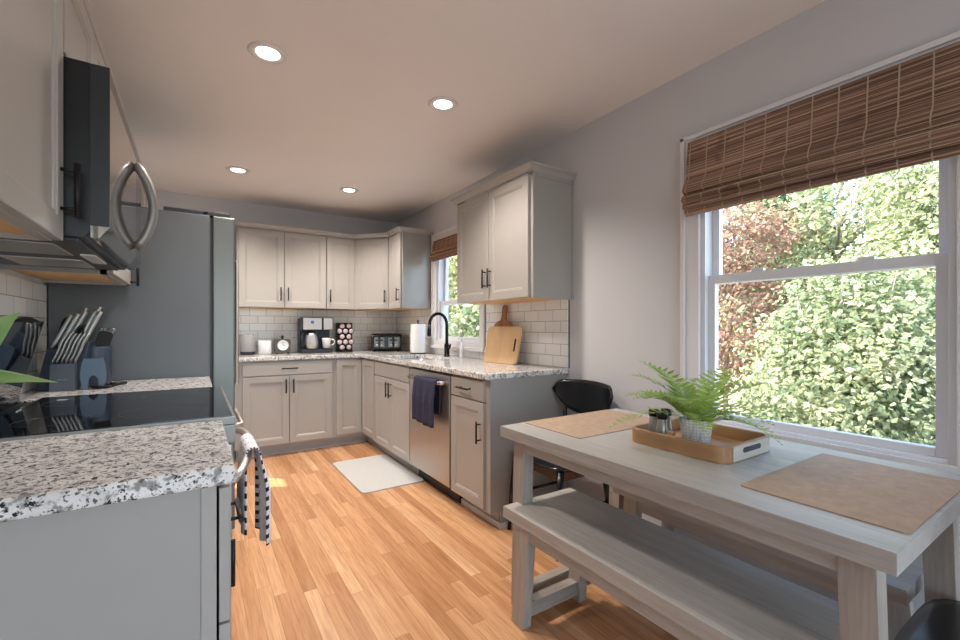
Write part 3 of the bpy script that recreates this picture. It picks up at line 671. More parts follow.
# ------------------------------------------------------------------ blinds
def blind(name, y0, y1, ztop, zbot, label, m, step):
    t = thing(name, label, 'window blind', (XR, (y0 + y1) / 2, zbot))
    hgt = ztop - zbot; x = XR - 0.036
    prof = [(x, ztop), (x - 0.012, ztop - 0.30 * hgt), (x - 0.018, ztop - 0.52 * hgt), (x - 0.040, ztop - 0.60 * hgt), (x - 0.050, ztop - 0.68 * hgt), (x - 0.026, ztop - 0.735 * hgt),
            (x - 0.046, ztop - 0.75 * hgt), (x - 0.060, ztop - 0.81 * hgt), (x - 0.034, ztop - 0.85 * hgt), (x - 0.046, ztop - 0.86 * hgt), (x - 0.050, ztop - 0.90 * hgt), (x - 0.02, ztop - 0.915 * hgt), (x - 0.024, ztop - 0.92 * hgt), (x - 0.030, ztop - 0.96 * hgt), (x - 0.018, zbot), (x - 0.006, zbot + 0.004)]
    # resample into thin slats
    q = MB(); pts = []
    for (ax, az), (bx_, bz) in zip(prof, prof[1:]):
        L = math.hypot(bx_ - ax, bz - az); n = max(1, int(round(L / 0.0075)))
        for k in range(n): pts.append((ax + (bx_ - ax) * k / n, az + (bz - az) * k / n, bx_ - ax, bz - az, L / n))
    rnd = random.Random(3)
    for (px, pz, dx, dz, L) in pts:
        l = math.hypot(dx, dz); dx /= l; dz /= l; hw = L * 0.5 * rnd.uniform(1.0, 1.12); th = 0.0022 * rnd.uniform(0.6, 1.2); cx, cz = px + dx * L / 2, pz + dz * L / 2
        ring = lambda y: [(cx - dx * hw, y, cz - dz * hw), (cx - dz * -th * -1, y, cz + dx * th * -1), (cx + dx * hw, y, cz + dz * hw), (cx + dz * th, y, cz - dx * th)]
        ring = lambda y: [(cx - dx * hw, y, cz - dz * hw), (cx + dz * th, y, cz - dx * th), (cx + dx * hw, y, cz + dz * hw), (cx - dz * th, y, cz + dx * th)]
        q.rings([ring(y0), ring(y1)], True, False)
    q.build('slats', m, t)
    n = max(2, int(round((y1 - y0) / step))); cpts = [(a, b) for a, b in prof]
    for k in range(n + 1):
        y = y0 + 0.015 + (y1 - y0 - 0.03) * k / n
        c = MB(); c.rings([[(px - 0.0035, y - 0.0022, pz), (px - 0.0035, y + 0.0022, pz), (px - 0.0015, y + 0.0022, pz), (px - 0.0015, y - 0.0022, pz)] for px, pz in cpts], True, False)
        c.build('cord', 'blindcord', t)
    MB().box(XR - 0.036, XR - 0.019, y0 + 0.004, y1 - 0.004, ztop - 0.035, ztop, 0.003).build('head_rail', m, t)
    return t
blind('roman_blind', 0.20, 1.222, 2.072, 1.712, 'wide brown woven bamboo roman blind over the dining window', 'blind', 0.082)
blind('roman_blind', 3.09, 3.925, 2.04, 1.835, 'small tan woven bamboo blind over the sink window', 'blind2', 0.09)

# ------------------------------------------------------------------ counter things, left
# knife block
kb = thing('knife_block', 'dark knife block standing by the refrigerator', 'knife block', (-0.46, 2.53, CT + 0.001))
z0 = CT + 0.001
MB().hexa([(-0.553, 2.505, z0), (-0.415, 2.505, z0), (-0.415, 2.62, z0), (-0.553, 2.62, z0)], [(-0.520, 2.505, z0 + 0.17), (-0.385, 2.505, z0 + 0.20), (-0.385, 2.62, z0 + 0.20), (-0.520, 2.62, z0 + 0.17)], 0.003).build('body', 'navy', kb)
MB().hexa([(-0.500, 2.445, z0), (-0.422, 2.445, z0), (-0.422, 2.504, z0), (-0.500, 2.504, z0)], [(-0.497, 2.445, z0 + 0.112), (-0.423, 2.445, z0 + 0.112), (-0.423, 2.504, z0 + 0.112), (-0.497, 2.504, z0 + 0.112)], 0.002).build('front_section', 'slategrey', kb)
MB().box(-0.475, -0.445, 2.4435, 2.4455, z0 + 0.045, z0 + 0.049).build('badge', 'chrome', kb)
ords = ['first', 'second', 'third', 'fourth', 'fifth', 'sixth', 'seventh', 'eighth']
for k in range(6):
    x = -0.493 + k * 0.0135; y = 2.475
    pts = [(x, y, z0 + 0.1125), (x + 0.003, y, z0 + 0.128), (x + 0.016, y - 0.002, z0 + 0.160), (x + 0.028, y - 0.004, z0 + 0.20), (x + 0.040, y - 0.004, z0 + 0.225), (x + 0.046, y - 0.004, z0 + 0.238)]
    t = thing('steak_knife', 'small steel steak knife in the low front row of the block, %s from the left' % ords[k], 'knife', (x, y, z0 + 0.1125), 'steak knives in the front row')
    h = MB()
    rs = []
    for i, p in enumerate(pts):
        a, b = (0.0058, 0.016) if i not in (0, 5) else (0.004, 0.012)
        rs.append([(p[0] + a * math.cos(2 * PI * j / 10), p[1] + b * math.sin(2 * PI * j / 10), p[2] + 0.35 * a * math.cos(2 * PI * j / 10)) for j in range(10)])
    h.rings(rs); h.build('handle', 'knife', t)
    MB().box(x - 0.0008, x + 0.0008, y - 0.008, y + 0.008, z0 + 0.10, z0 + 0.114).build('blade', 'steel', t)
big = [(-0.505, 2.53, 0.150, 'chrome', 'leftmost in the rear of the block'), (-0.482, 2.525, 0.150, 'chrome', 'second from the left in the rear'), (-0.462, 2.53, 0.155, 'chrome', 'beside the scissors on their left'),
       (-0.478, 2.59, 0.18, 'chrome', 'tall one at the back left of the block'), (-0.428, 2.535, 0.15, 'chrome', 'just right of the scissors'), (-0.408, 2.53, 0.145, 'chrome', 'rightmost in the rear row'), (-0.43, 2.59, 0.175, 'chrome', 'tall one at the back right of the block')]
for x, y, L, m, ds in big:
    zb = z0 + 0.172 + (x + 0.52) * 0.22; d = V((0.42, 0.0, 1)).normalized()
    t = thing('kitchen_knife', 'steel-handled kitchen knife, ' + ds, 'knife', (x, y, zb), 'large knives in the rear of the block')
    rs = []
    for i in range(7):
        u = i / 6; c = V((x, y, zb)) + d * (L * 1.02 * u); a = 0.0082; b = 0.013 * (1 - 0.25 * math.sin(PI * u)) + 0.002 * u
        rs.append([c + V((a * math.cos(2 * PI * j / 10), b * math.sin(2 * PI * j / 10), -0.4 * a * math.cos(2 * PI * j / 10))) for j in range(10)])
    MB().rings(rs).build('handle', 'knife', t)
    MB().hexa([(x - .013, y - .012, zb - .03), (x - .011, y - .012, zb - .03), (x - .011, y + .012, zb - .03), (x - .013, y + .012, zb - .03)], [(x - .001, y - .012, zb), (x + .001, y - .012, zb), (x + .001, y + .012, zb), (x - .001, y + .012, zb)]).build('blade', 'steel', t)
t = thing('scissors', 'black-handled kitchen scissors in the knife block', 'scissors', (-0.445, 2.53, z0 + 0.19))
for s in (0, 1):
    c = V((-0.425 + 0.012 * s, 2.53, z0 + 0.235 + 0.012 * s)); q = MB()
    q.tube([c + V((0.016 * math.cos(a) + 0.010 * math.sin(a), 0.018 * math.cos(a) * (1 if s else -1), 0.026 * math.sin(a))) for a in [2 * PI * k / 16 for k in range(17)]], 0.0045, 8)
    q.tube([c + V((-0.01, 0, -0.022)), (-0.446 + 0.006 * s, 2.53, z0 + 0.18)], 0.004, 8); q.build('finger_loop', 'blackm', t)
t = thing('honing_rod', 'black-handled honing steel at the left edge of the knife block', 'knife', (-0.513, 2.60, z0 + 0.17))
MB().tube([(-0.513, 2.60, z0 + 0.165), (-0.50, 2.60, z0 + 0.20), (-0.475, 2.60, z0 + 0.29), (-0.468, 2.60, z0 + 0.305)], [0.008, 0.013, 0.015, 0.010], 12).build('handle', 'blackm', t)
# crock + utensils
t = thing('utensil_crock', 'slate blue utensil crock between knife block and refrigerator', 'crock', (-0.39, 2.66, z0))
MB().lathe([(0.055, 0), (0.060, 0.004), (0.060, 0.172), (0.0585, 0.176), (0.054, 0.174), (0.053, 0.01), (0.002, 0.008)], (-0.388, 2.665, z0), 28).build('body', 'crockblue', t)
t = thing('spatula', 'black slotted spatula leaning right in the blue crock', 'utensil', (-0.388, 2.665, z0 + 0.02))
MB().tube([(-0.405, 2.66, z0 + 0.015), (-0.365, 2.655, z0 + 0.185)], 0.005, 8).build('handle', 'blackm', t)
MB().prism(rrect(-0.028, 0.028, 0, 0.075, 0.016), -0.003, 0.003, 0, Matrix.Translation((-0.366, 2.650, z0 + 0.172)) @ Matrix.Rotation(0.25, 4, 'Y') @ Matrix.Rotation(PI / 2 - 0.2, 4, 'X')).build('blade', 'blackm', t)
t = thing('whisk', 'steel wire whisk in the blue crock behind the spatula', 'utensil', (-0.37, 2.685, z0 + 0.02))
MB().tube([(-0.385, 2.67, z0 + 0.015), (-0.355, 2.69, z0 + 0.165)], 0.006, 8).build('handle', 'chrome', t)
q = MB()
for a in range(5):
    th = PI * a / 5
    q.tube([(-0.355 + 0.028 * math.sin(PI * u) * math.cos(th) + 0.020 * u if u <= 0.5 else -0.355 + -0.028 * math.sin(PI * u) * math.cos(th) + 0.020 * (1 - u), 2.69 + (1 if u <= 0.5 else -1) * 0.028 * math.sin(PI * u) * math.sin(th), z0 + 0.165 + 0.095 * math.sin(PI * u)) for u in [k / 12 for k in range(13)]], 0.0012, 5)
q.build('wire_loops', 'chrome', t)
t = thing('ladle', 'black nylon ladle at the back of the blue crock', 'utensil', (-0.41, 2.69, z0 + 0.02))
MB().tube([(-0.40, 2.685, z0 + 0.015), (-0.43, 2.69, z0 + 0.19), (-0.438, 2.69, z0 + 0.235)], 0.005, 8).build('handle', 'blackm', t)
MB().lathe([(0.004, -0.03), (0.022, -0.022), (0.030, 0.0), (0.028, 0.0), (0.018, -0.02)], (-0.445, 2.668, z0 + 0.255), 16).build('bowl', 'blackm', t)
# arched spoon holder
pl = [(-0.032, 0)] + [(-0.034 - 0.006 * math.sin(PI * k / 10), 0.01 + 0.09 * k / 10) for k in range(11)] + [(-0.030, 0.115), (0.030, 0.115)] + [(0.034 + 0.006 * math.sin(PI * k / 10), 0.10 - 0.09 * k / 10) for k in range(11)] + [(0.032, 0), (0.015, 0)] + [(0.015 * math.cos(a), 0.035 + 0.018 * math.sin(a)) for a in [PI * k / 8 for k in range(9)]] + [(-0.015, 0)]
tag(MB().prism(pl, -0.014, 0.014, 0.002, Matrix.Translation((-0.366, 2.47, z0)) @ Matrix.Rotation(0.1, 4, 'Z') @ Matrix.Rotation(PI / 2, 4, 'X') @ Matrix.Diagonal((1.06, 1.14, 0.9, 1))).build('spoon_holder', 'slate'), 'slate blue upright spoon holder with an arched opening', 'spoon holder')
t = thing('spoon_rest', 'black spoon rest lying in front of the blue spoon holder', 'spoon rest', (-0.33, 2.50, z0))
q = MB().lathe([(0.002, 0.002), (0.030, 0.001), (0.040, 0.010), (0.042, 0.014), (0.039, 0.013), (0.028, 0.005), (0.002, 0.004)], (-0.345, 2.49, z0), 20); q.build('bowl', 'blackm', t)
MB().tube([(-0.312, 2.50, z0 + 0.010), (-0.285, 2.515, z0 + 0.014), (-0.262, 2.53, z0 + 0.013)], [0.011, 0.009, 0.007], 8).build('handle', 'blackm', t)

# house plant on the near counter, two leaves reaching into view
t = thing('house_plant', 'broad-leaved green house plant at the left photo edge', 'plant', (-0.49, 1.16, CT))
MB().lathe([(0.045, 0.001), (0.06, 0.10), (0.062, 0.11), (0.056, 0.11), (0.054, 0.095), (0.002, 0.095)], (-0.49, 1.16, CT), 24).build('pot', 'white', t)
def big_leaf(base, tip, wid, droop, nrm, bend=0.0):
    base, tip = V(base), V(tip); d = tip - base; L = d.length; dn = d.normalized(); nrm = V(nrm).normalized(); side = dn.cross(nrm).normalized(); nrm = side.cross(dn)
    q = MB(); rows = []; n = 14
    for i in range(n + 1):
        u = i / n; wv = wid * (math.sin(PI * min(1, u * 1.02) ** 0.72) ** 0.9) * (1 - 0.25 * u) if 0 < u < 1 else 0.0005
        c = base + d * u + nrm * (droop * math.sin(PI * u)) + side * (bend * math.sin(PI * u))
        rows.append([c + side * (wv * k / 3) - nrm * (0.18 * wv * (1 - (k / 3) ** 2)) for k in range(-3, 4)])
    q.rings(rows, False, True, closed=False); return q.build('leaf', 'houseleaf', t, solid=0.0008)
for bs, tp, wd_, dr, nn in (((-0.445, 1.15, 1.045), (-0.286, 1.20, 1.206), 0.062, 0.012, (0.15, -0.95, 0.30)), ((-0.44, 1.16, 1.09), (-0.232, 1.20, 1.067), 0.024, 0.016, (0.1, -0.70, 0.7)),
                           ((-0.50, 1.13, 1.08), (-0.54, 1.02, 1.22), 0.04, 0.01, (0.5, -0.5, 0.6)), ((-0.50, 1.19, 1.08), (-0.53, 1.30, 1.22), 0.04, 0.01, (0.5, 0.5, 0.6)), ((-0.49, 1.16, 1.10), (-0.50, 1.15, 1.28), 0.04, 0.01, (0.9, -0.3, 0.2))):
    big_leaf(bs, tp, wd_, dr, nn)
    MB().tube([(-0.49, 1.16, CT + 0.094), ((-0.49 + bs[0]) / 2, (1.16 + bs[1]) / 2, (CT + 0.10 + bs[2]) / 2), bs], 0.003, 6).build('stem', 'houseleaf', t)

# ------------------------------------------------------------------ counter things, back
cz = CT + 0.001
t = thing('canister', 'grey woven canister at the left end of the back counter', 'canister', (0.42, 4.78, cz))
MB().lathe([(0.060, 0), (0.063, 0.003), (0.063, 0.028), (0.061, 0.03)], (0.42, 4.78, cz), 28).build('base', 'dkplastic', t)
MB().lathe([(0.062, 0.03), (0.063, 0.032), (0.063, 0.195), (0.060, 0.20), (0.057, 0.195), (0.055, 0.04)], (0.42, 4.78, cz), 28).build('body', 'weave', t)
t = thing('crock', 'plain white ceramic crock next to the woven canister', 'crock', (0.572, 4.78, cz))
MB().lathe([(0.055, 0), (0.062, 0.006), (0.062, 0.128), (0.058, 0.135), (0.054, 0.13), (0.052, 0.02), (0.002, 0.015)], (0.572, 4.78, cz), 28).build('body', 'white', t)
t = thing('timer_clock', 'small dark pewter clock with round white dial on the back counter', 'clock', (0.735, 4.78, cz))
MB().prism(rrect(-0.075, 0.075, 0.012, 0.15, 0.022), -0.03, 0.03, 0.003, Matrix.Translation((0.735, 4.78, cz)) @ Matrix.Rotation(PI / 2, 4, 'X')).build('case', 'pewter', t)
for s in (-1, 1): MB().box(0.735 + s * 0.055 - 0.012, 0.735 + s * 0.055 + 0.012, 4.755, 4.805, cz, cz + 0.014, 0.002).build('foot', 'blackm', t)
RX = Matrix.Rotation(PI / 2, 4, 'X')
q = MB().lathe([(0.052, 0), (0.052, 0.006), (0.047, 0.009), (0.045, 0.006), (0.002, 0.006)], (0, 0, 0), 28); place(q, Matrix.Translation((0.735, 4.75, cz + 0.085)) @ RX).build('dial', 'white', t)
MB().box(0.733, 0.737, 4.7425, 4.744, cz + 0.085, cz + 0.115).box(0.735, 0.757, 4.7425, 4.744, cz + 0.083, cz + 0.087).build('clock_hands', 'blackm', t)
MB().lathe([(0.012, 0.15), (0.010, 0.158), (0.014, 0.165), (0.014, 0.178), (0.004, 0.185)], (0.735, 4.78, cz), 14).build('knob', 'blackm', t)
# coffee maker
t = thing('coffee_maker', 'stainless and black coffee maker with carafe and single-cup side', 'coffee maker', (1.04, 4.78, cz))
MB().box(0.90, 1.205, 4.68, 4.90, cz, cz + 0.045, 0.008).build('base', 'dkplastic', t)
MB().box(0.90, 1.205, 4.80, 4.90, cz + 0.045, cz + 0.36, 0.006).build('tower', 'navy', t)
MB().box(0.90, 1.10, 4.67, 4.80, cz + 0.235, cz + 0.37, 0.006).build('brew_head', 'dkplastic', t); MB().box(0.912, 1.092, 4.6665, 4.671, cz + 0.243, cz + 0.360, 0.002).build('brew_head_panel', 'steel', t)
MB().box(1.105, 1.205, 4.67, 4.80, cz + 0.235, cz + 0.37, 0.006).build('single_cup_head', 'dkplastic', t); MB().box(1.112, 1.198, 4.6665, 4.671, cz + 0.243, cz + 0.360, 0.002).build('single_cup_panel', 'steel', t)
tb = MB().lathe([(0.016, 0), (0.016, 0.003), (0.002, 0.003)], (0, 0, 0), 16); q = place(tb, Matrix.Translation((1.0, 4.6665, cz + 0.32)) @ RX); q.build('display', plain('blue_display', (64, 84, 190), 0.3), t)
ca = MB().lathe([(0.058, 0.0), (0.064, 0.006), (0.066, 0.08), (0.055, 0.14), (0.045, 0.165)], (1.005, 4.735, cz + 0.046), 28).build('carafe', 'steel', t)
MB().lathe([(0.045, 0.165), (0.047, 0.168), (0.045, 0.180), (0.010, 0.184)], (1.005, 4.735, cz + 0.046), 24).build('carafe_lid', 'dkplastic', ca)
MB().tube([(0.962, 4.725, cz + 0.205), (0.912, 4.71, cz + 0.205), (0.902, 4.705, cz + 0.14), (0.925, 4.712, cz + 0.075), (0.945, 4.72, cz + 0.07)], 0.011, 10).build('carafe_handle', 'dkplastic', ca)
t = thing('mug', 'white coffee mug on the coffee maker drip tray', 'mug', (1.15, 4.725, cz + 0.046))
MB().lathe([(0.028, 0), (0.034, 0.004), (0.045, 0.09), (0.047, 0.108), (0.044, 0.108), (0.040, 0.085), (0.030, 0.012), (0.002, 0.010)], (1.152, 4.728, cz + 0.046), 24).build('body', 'white', t)
MB().tube([(1.193, 4.722, cz + 0.135), (1.222, 4.714, cz + 0.138), (1.235, 4.711, cz + 0.115), (1.222, 4.714, cz + 0.085), (1.188, 4.722, cz + 0.075)], 0.006, 8).build('handle', 'white', t)
# pod rack
pc = V((1.355, 4.78, cz))
t = thing('pod_rack', 'black coffee pod rack standing beside the coffee maker', 'pod rack', tuple(pc))
MB().lathe([(0.088, 0), (0.088, 0.012), (0.02, 0.016)], tuple(pc), 28).build('base', 'blackm', t)
MB().box(pc.x - 0.088, pc.x + 0.088, pc.y + 0.0, pc.y + 0.02, cz + 0.012, cz + 0.315, 0.004).build('back_plate', 'blackm', t)
rown = ['bottom row', 'second row up', 'middle row', 'fourth row up', 'top row']
for r in range(5):
    xs_ = (-0.036, 0.036) if r % 2 == 0 else (-0.062, 0.0, 0.062)
    nm_ = ('left', 'right') if r % 2 == 0 else ('left', 'centre', 'right')
    for x, nn in zip(xs_, nm_):
        p = pc + V((x, -0.045, 0.05 + r * 0.058))
        q = MB().lathe([(0.030, 0.0), (0.030, 0.006), (0.0275, 0.008), (0.0275, 0.044), (0.030, 0.046)], (0, 0, 0), 16); place(q, Matrix.Translation(p + V((0, 0.045, 0))) @ RX).build('ring_holder', 'blackm', t)
        pd = thing('coffee_pod', 'foil-lidded coffee pod, %s of the %s in the black rack' % (nn, rown[r]), 'coffee pod', tuple(p), 'coffee pods in the rack')
        q = MB().lathe([(0.018, 0), (0.0225, 0.044)], (0, 0, 0), 16); place(q, Matrix.Translation(p + V((0, 0.043, 0))) @ RX).build('cup', 'white', pd)
        q = MB().lathe([(0.0255, 0), (0.0255, 0.002), (0.002, 0.0025)], (0, 0, 0), 16); place(q, Matrix.Translation(p + V((0, -0.0015, 0))) @ RX).build('lid', 'pinkpod', pd)
# toaster
tc = V((1.80, 4.70, cz)); RT = Matrix.Translation(tc) @ Matrix.Rotation(-0.35, 4, 'Z')
t = thing('toaster', 'black four-slot toaster in the counter corner', 'toaster', tuple(tc))
q = MB(); rs = []
for x in (-0.165, -0.158, 0.158, 0.165):
    e = 0.012 if abs(x) > 0.16 else 0.0
    rs.append([(x, a, b) for a, b in rrect(-0.13 + e, 0.13 - e, 0.012 + e, 0.195 - e, 0.045)])
place(q.rings(rs, True, False), RT).build('shell', 'dkplastic', t)
place(MB().box(-0.145, 0.145, -0.134, -0.1295, 0.03, 0.165, 0.004), RT).build('front_panel', 'glassblk', t)
for x in (-0.075, 0.075):
    place(MB().box(x - 0.052, x - 0.012, -0.138, -0.133, 0.05, 0.155, 0.002).box(x + 0.012, x + 0.052, -0.138, -0.133, 0.05, 0.155, 0.002), RT).build('lever_panel', 'satin', t)
    for s in (-0.025, 0.025):
        place(MB().box(x + s - 0.016, x + s + 0.016, -0.158, -0.135, 0.118, 0.134, 0.004), RT).build('lever', 'blackm', t)
        q = MB().lathe([(0.014, 0), (0.012, 0.014), (0.002, 0.015)], (0, 0, 0), 14); place(q, RT @ Matrix.Translation((x + s, -0.136, 0.075)) @ RX).build('dial', 'chrome', t)
for k in range(4): place(MB().box(-0.125 + k * 0.068, -0.125 + k * 0.068 + 0.045, -0.1, 0.1, 0.190, 0.1962, 0.001), RT).build('slot', 'blackm', t)
for x in (-0.13, 0.13):
    for y in (-0.1, 0.1): place(MB().lathe([(0.012, 0), (0.012, 0.014)], (x, y, 0), 10), RT).build('foot', 'blackm', t)
# paper towel
pt = V((1.875, 4.02, cz))
t = thing('paper_towel_holder', 'steel paper towel holder near the sink', 'paper towel holder', tuple(pt))
MB().lathe([(0.075, 0), (0.075, 0.010), (0.01, 0.013)], tuple(pt), 28).build('base', 'dkgrey', t); MB().lathe([(0.006, 0.012), (0.006, 0.315), (0.012, 0.322), (0.012, 0.335), (0.003, 0.342)], tuple(pt), 12).build('post', 'dkgrey', t)
t = thing('paper_towel_roll', 'white paper towel roll on its holder near the sink', 'paper towel', tuple(pt + V((0, 0, 0.0135))))
MB().lathe([(0.02, 0), (0.074, 0.0), (0.075, 0.004), (0.075, 0.280), (0.074, 0.284), (0.02, 0.284)], tuple(pt + V((0, 0, 0.0135))), 32).build('roll', 'paper', t)
# faucet
f0 = V((1.93, 3.52, cz))
t = thing('faucet', 'black gooseneck faucet behind the sink', 'faucet', tuple(f0))
MB().lathe([(0.030, 0), (0.030, 0.006), (0.024, 0.012), (0.024, 0.10), (0.020, 0.115), (0.0135, 0.125)], tuple(f0), 20).build('body', 'faucet', t)
pts = [f0 + V((0, 0, 0.12)), f0 + V((0, 0, 0.29))] + [f0 + V((-0.08 + 0.08 * math.cos(a), 0.015 * (1 - math.cos(a)), 0.29 + 0.10 * math.sin(a))) for a in [PI * k / 12 for k in range(1, 13)]]
MB().tube(pts, 0.0145, 12).build('spout', 'faucet', t)
e = pts[-1]; MB().tube([e, e + V((-0.002, 0, -0.035)), e + V((-0.004, 0, -0.10)), e + V((-0.004, 0, -0.108))], [0.0135, 0.017, 0.019, 0.014], 12).build('spray_head', 'faucet', t)
MB().tube([f0 + V((0, -0.02, 0.075)), f0 + V((0, -0.045, 0.078)), f0 + V((-0.012, -0.085, 0.10)), f0 + V((-0.02, -0.10, 0.115))], [0.015, 0.014, 0.009, 0.006], 10).build('lever', 'faucet', t)
sd = V((1.945, 3.275, cz))
t = thing('soap_dispenser', 'pale slim pump soap bottle right of the faucet', 'soap dispenser', tuple(sd))
MB().lathe([(0.018, 0), (0.020, 0.004), (0.020, 0.095), (0.014, 0.115), (0.010, 0.122), (0.010, 0.135)], tuple(sd), 18).build('bottle', 'white', t)
MB().tube([sd + V((0, 0, 0.135)), sd + V((0, 0, 0.172)), sd + V((-0.012, 0, 0.176)), sd + V((-0.04, 0, 0.168))], 0.004, 8).build('pump', 'chrome', t)
# cutting boards leaning on the tile
def board(name, poly, th, yc, xb, lean, m, label, hole=None, roll=0.0):
    T = Matrix.Translation((xb, yc, cz)) @ Matrix.Rotation(lean, 4, 'Y') @ Matrix.Rotation(roll, 4, 'X') @ Matrix(((0, 0, 1, 0), (-1, 0, 0, 0), (0, 1, 0, 0), (0, 0, 0, 1)))
    t = thing(name, label, 'cutting board', (xb, yc, cz)); q = MB().prism(poly, -th / 2, th / 2, 0.003, T); q.build('board', m, t)
    if hole:
        MB().prism(hole, -th / 2 - 0.0006, -th / 2 + 0.001, 0, T).build('handle_slot', 'bronze', t)
    return t
pp = [(-0.095, 0.0), (0.095, 0.0), (0.098, 0.02)]
pp = rrect(-0.115, 0.115, 0.0, 0.30, 0.03)
paddle = [(-0.11, 0.0), (0.11, 0.0), (0.115, 0.02), (0.115, 0.26)] + [(0.115 - 0.09 * (1 - math.cos(PI / 2 * k / 6)), 0.26 + 0.06 * math.sin(PI / 2 * k / 6)) for k in range(1, 7)] + [(0.020, 0.35), (0.026, 0.41), (0.018, 0.435), (0, 0.44), (-0.018, 0.435), (-0.026, 0.41), (-0.020, 0.35)] + [(-0.025 - 0.09 * (math.sin(PI / 2 * k / 6)), 0.32 - 0.06 * (1 - math.cos(PI / 2 * k / 6))) for k in range(7)] + [(-0.115, 0.02)]
board('cutting_board', paddle, 0.018, 2.715, XR - 0.090, 0.13, 'acacia', 'dark wooden paddle board with a handle, behind the pale board')
board('cutting_board', rrect(-0.205, 0.205, 0.0, 0.275, 0.035), 0.018, 2.645, XR - 0.142, 0.20, 'bamboo', 'pale bamboo board with slot handle leaning on the tile', rrect(0.155, 0.175, 0.09, 0.185, 0.009))

# wall outlets
def outlet(x, y, z, face, label):
    t = thing('wall_outlet', label, 'outlet', (x, y, z)); U_, N_ = FACE[face]; O = V((x, y, z)) - U_ * 0.035 - UZ * 0.057
    MB().loops(O, U_, UZ, N_, 0.07, 0.114, [(0, 0.0005), (0, 0.004), (0.002, 0.006)]).build('plate', 'outlet', t)
    for s in (-1, 1): MB().loops(V((x, y, z)) + UZ * (s * 0.022 - 0.013) - U_ * 0.016, U_, UZ, N_, 0.032, 0.026, [(0, 0.005), (0, 0.0075), (0.002, 0.008)]).build('socket', 'white', t)
outlet(XR, 1.95, 0.30, '-X', 'white outlet low on the wall behind the black chair')
outlet(1.45, YB - 0.012, 1.16, '-Y', 'white outlet on the tile above the pod rack')

# floor mat
tag(MB().prism(rrect(0.985, 1.475, 3.03, 3.86, 0.04), 0.0, 0.010, 0.003).build('floor_mat', 'mat'), 'light grey cushioned mat on the oak floor by the sink', 'floor mat')

# ------------------------------------------------------------------ table and benches
def leg(parent, x0, x1, yt0, yt1, yb0, yb1, zt, m='tablev'):
    return MB().hexa([(x0, yb0, 0), (x1, yb0, 0), (x1, yb1, 0), (x0, yb1, 0)], [(x0, yt0, zt), (x1, yt0, zt), (x1, yt1, zt), (x0, yt1, zt)], 0.002).build('leg', m, parent)
TX0, TX1, TY0, TY1 = 1.085, 1.825, 0.255, 1.508
t = thing('dining_table', 'grey-washed wooden dining table under the large window', 'table', (1.455, 0.88, 0))
MB().box(TX0, TX1, TY0, TY1, 0.716, 0.760, 0.002).build('tabletop', 'table', t)
ax0, ax1, ay0, ay1 = 1.125, 1.785, 0.36, 1.40
MB().box(ax0 + 0.005, ax0 + 0.027, ay0, ay1, 0.664, 0.716, 0.001).build('apron', 'table', t); MB().box(ax1 - 0.027, ax1 - 0.005, ay0, ay1, 0.664, 0.716, 0.001).build('apron', 'table', t)
MB().box(ax0 + 0.05, ax1 - 0.05, ay0 - 0.025, ay0 - 0.003, 0.664, 0.716, 0.001).build('apron', 'tablex', t); MB().box(ax0 + 0.05, ax1 - 0.05, ay1 + 0.003, ay1 + 0.025, 0.664, 0.716, 0.001).build('apron', 'tablex', t)
for x0, x1 in ((ax0, ax0 + 0.055), (ax1 - 0.055, ax1)):
    leg(t, x0, x1, 0.295, 0.36, 0.275, 0.335, 0.716); leg(t, x0, x1, 1.40, 1.465, 1.425, 1.485, 0.716)
for y in (0.308, 1.452): MB().box(ax0 + 0.055, ax1 - 0.055, y - 0.022, y + 0.022, 0.035, 0.085, 0.002).build('foot_rail', 'tablex', t)
def bench(x0, y0, y1, label):
    x1 = x0 + 0.375; t = thing('bench', label, 'bench', ((x0 + x1) / 2, (y0 + y1) / 2, 0), 'benches along the dining table')
    xm = (x0 + x1) / 2
    MB().box(x0, xm - 0.0006, y0, y1, 0.405, 0.45, 0.0015).build('seat_board', 'table', t); MB().box(xm + 0.0006, x1, y0, y1, 0.405, 0.45, 0.0015).build('seat_board', 'table', t)
    MB().box(x0 + 0.02, x0 + 0.04, y0 + 0.10, y1 - 0.10, 0.352, 0.405, 0.001).build('apron', 'table', t); MB().box(x1 - 0.04, x1 - 0.02, y0 + 0.10, y1 - 0.10, 0.352, 0.405, 0.001).build('apron', 'table', t)
    for xa, xb in ((x0 + 0.012, x0 + 0.055), (x1 - 0.055, x1 - 0.012)):
        leg(t, xa, xb, y0 + 0.075, y0 + 0.145, y0 + 0.040, y0 + 0.11, 0.405); leg(t, xa, xb, y1 - 0.145, y1 - 0.075, y1 - 0.11, y1 - 0.040, 0.405)
    for y in (y0 + 0.078, y1 - 0.078): MB().box(x0 + 0.055, x1 - 0.055, y - 0.022, y + 0.022, 0.03, 0.085, 0.002).build('foot_rail', 'tablex', t)
    return t
bench(1.052, 0.372, 1.442, 'grey wooden bench on the room side of the dining table')
bench(1.645, 0.368, 1.40, 'grey wooden bench on the window side of the dining table')

# placemats
for (x0, x1, y0, y1), lb in (((1.205, 1.75, 1.165, 1.500), 'tan placemat on the far end of the table'), ((1.200, 1.735, 0.264, 0.592), 'tan placemat on the near end of the table')):
    tag(MB().prism(rrect(x0, x1, y0, y1, 0.012, 3), 0.7602, 0.7632, 0.0008).build('placemat', 'cork'), lb, 'placemat', 'placemats')

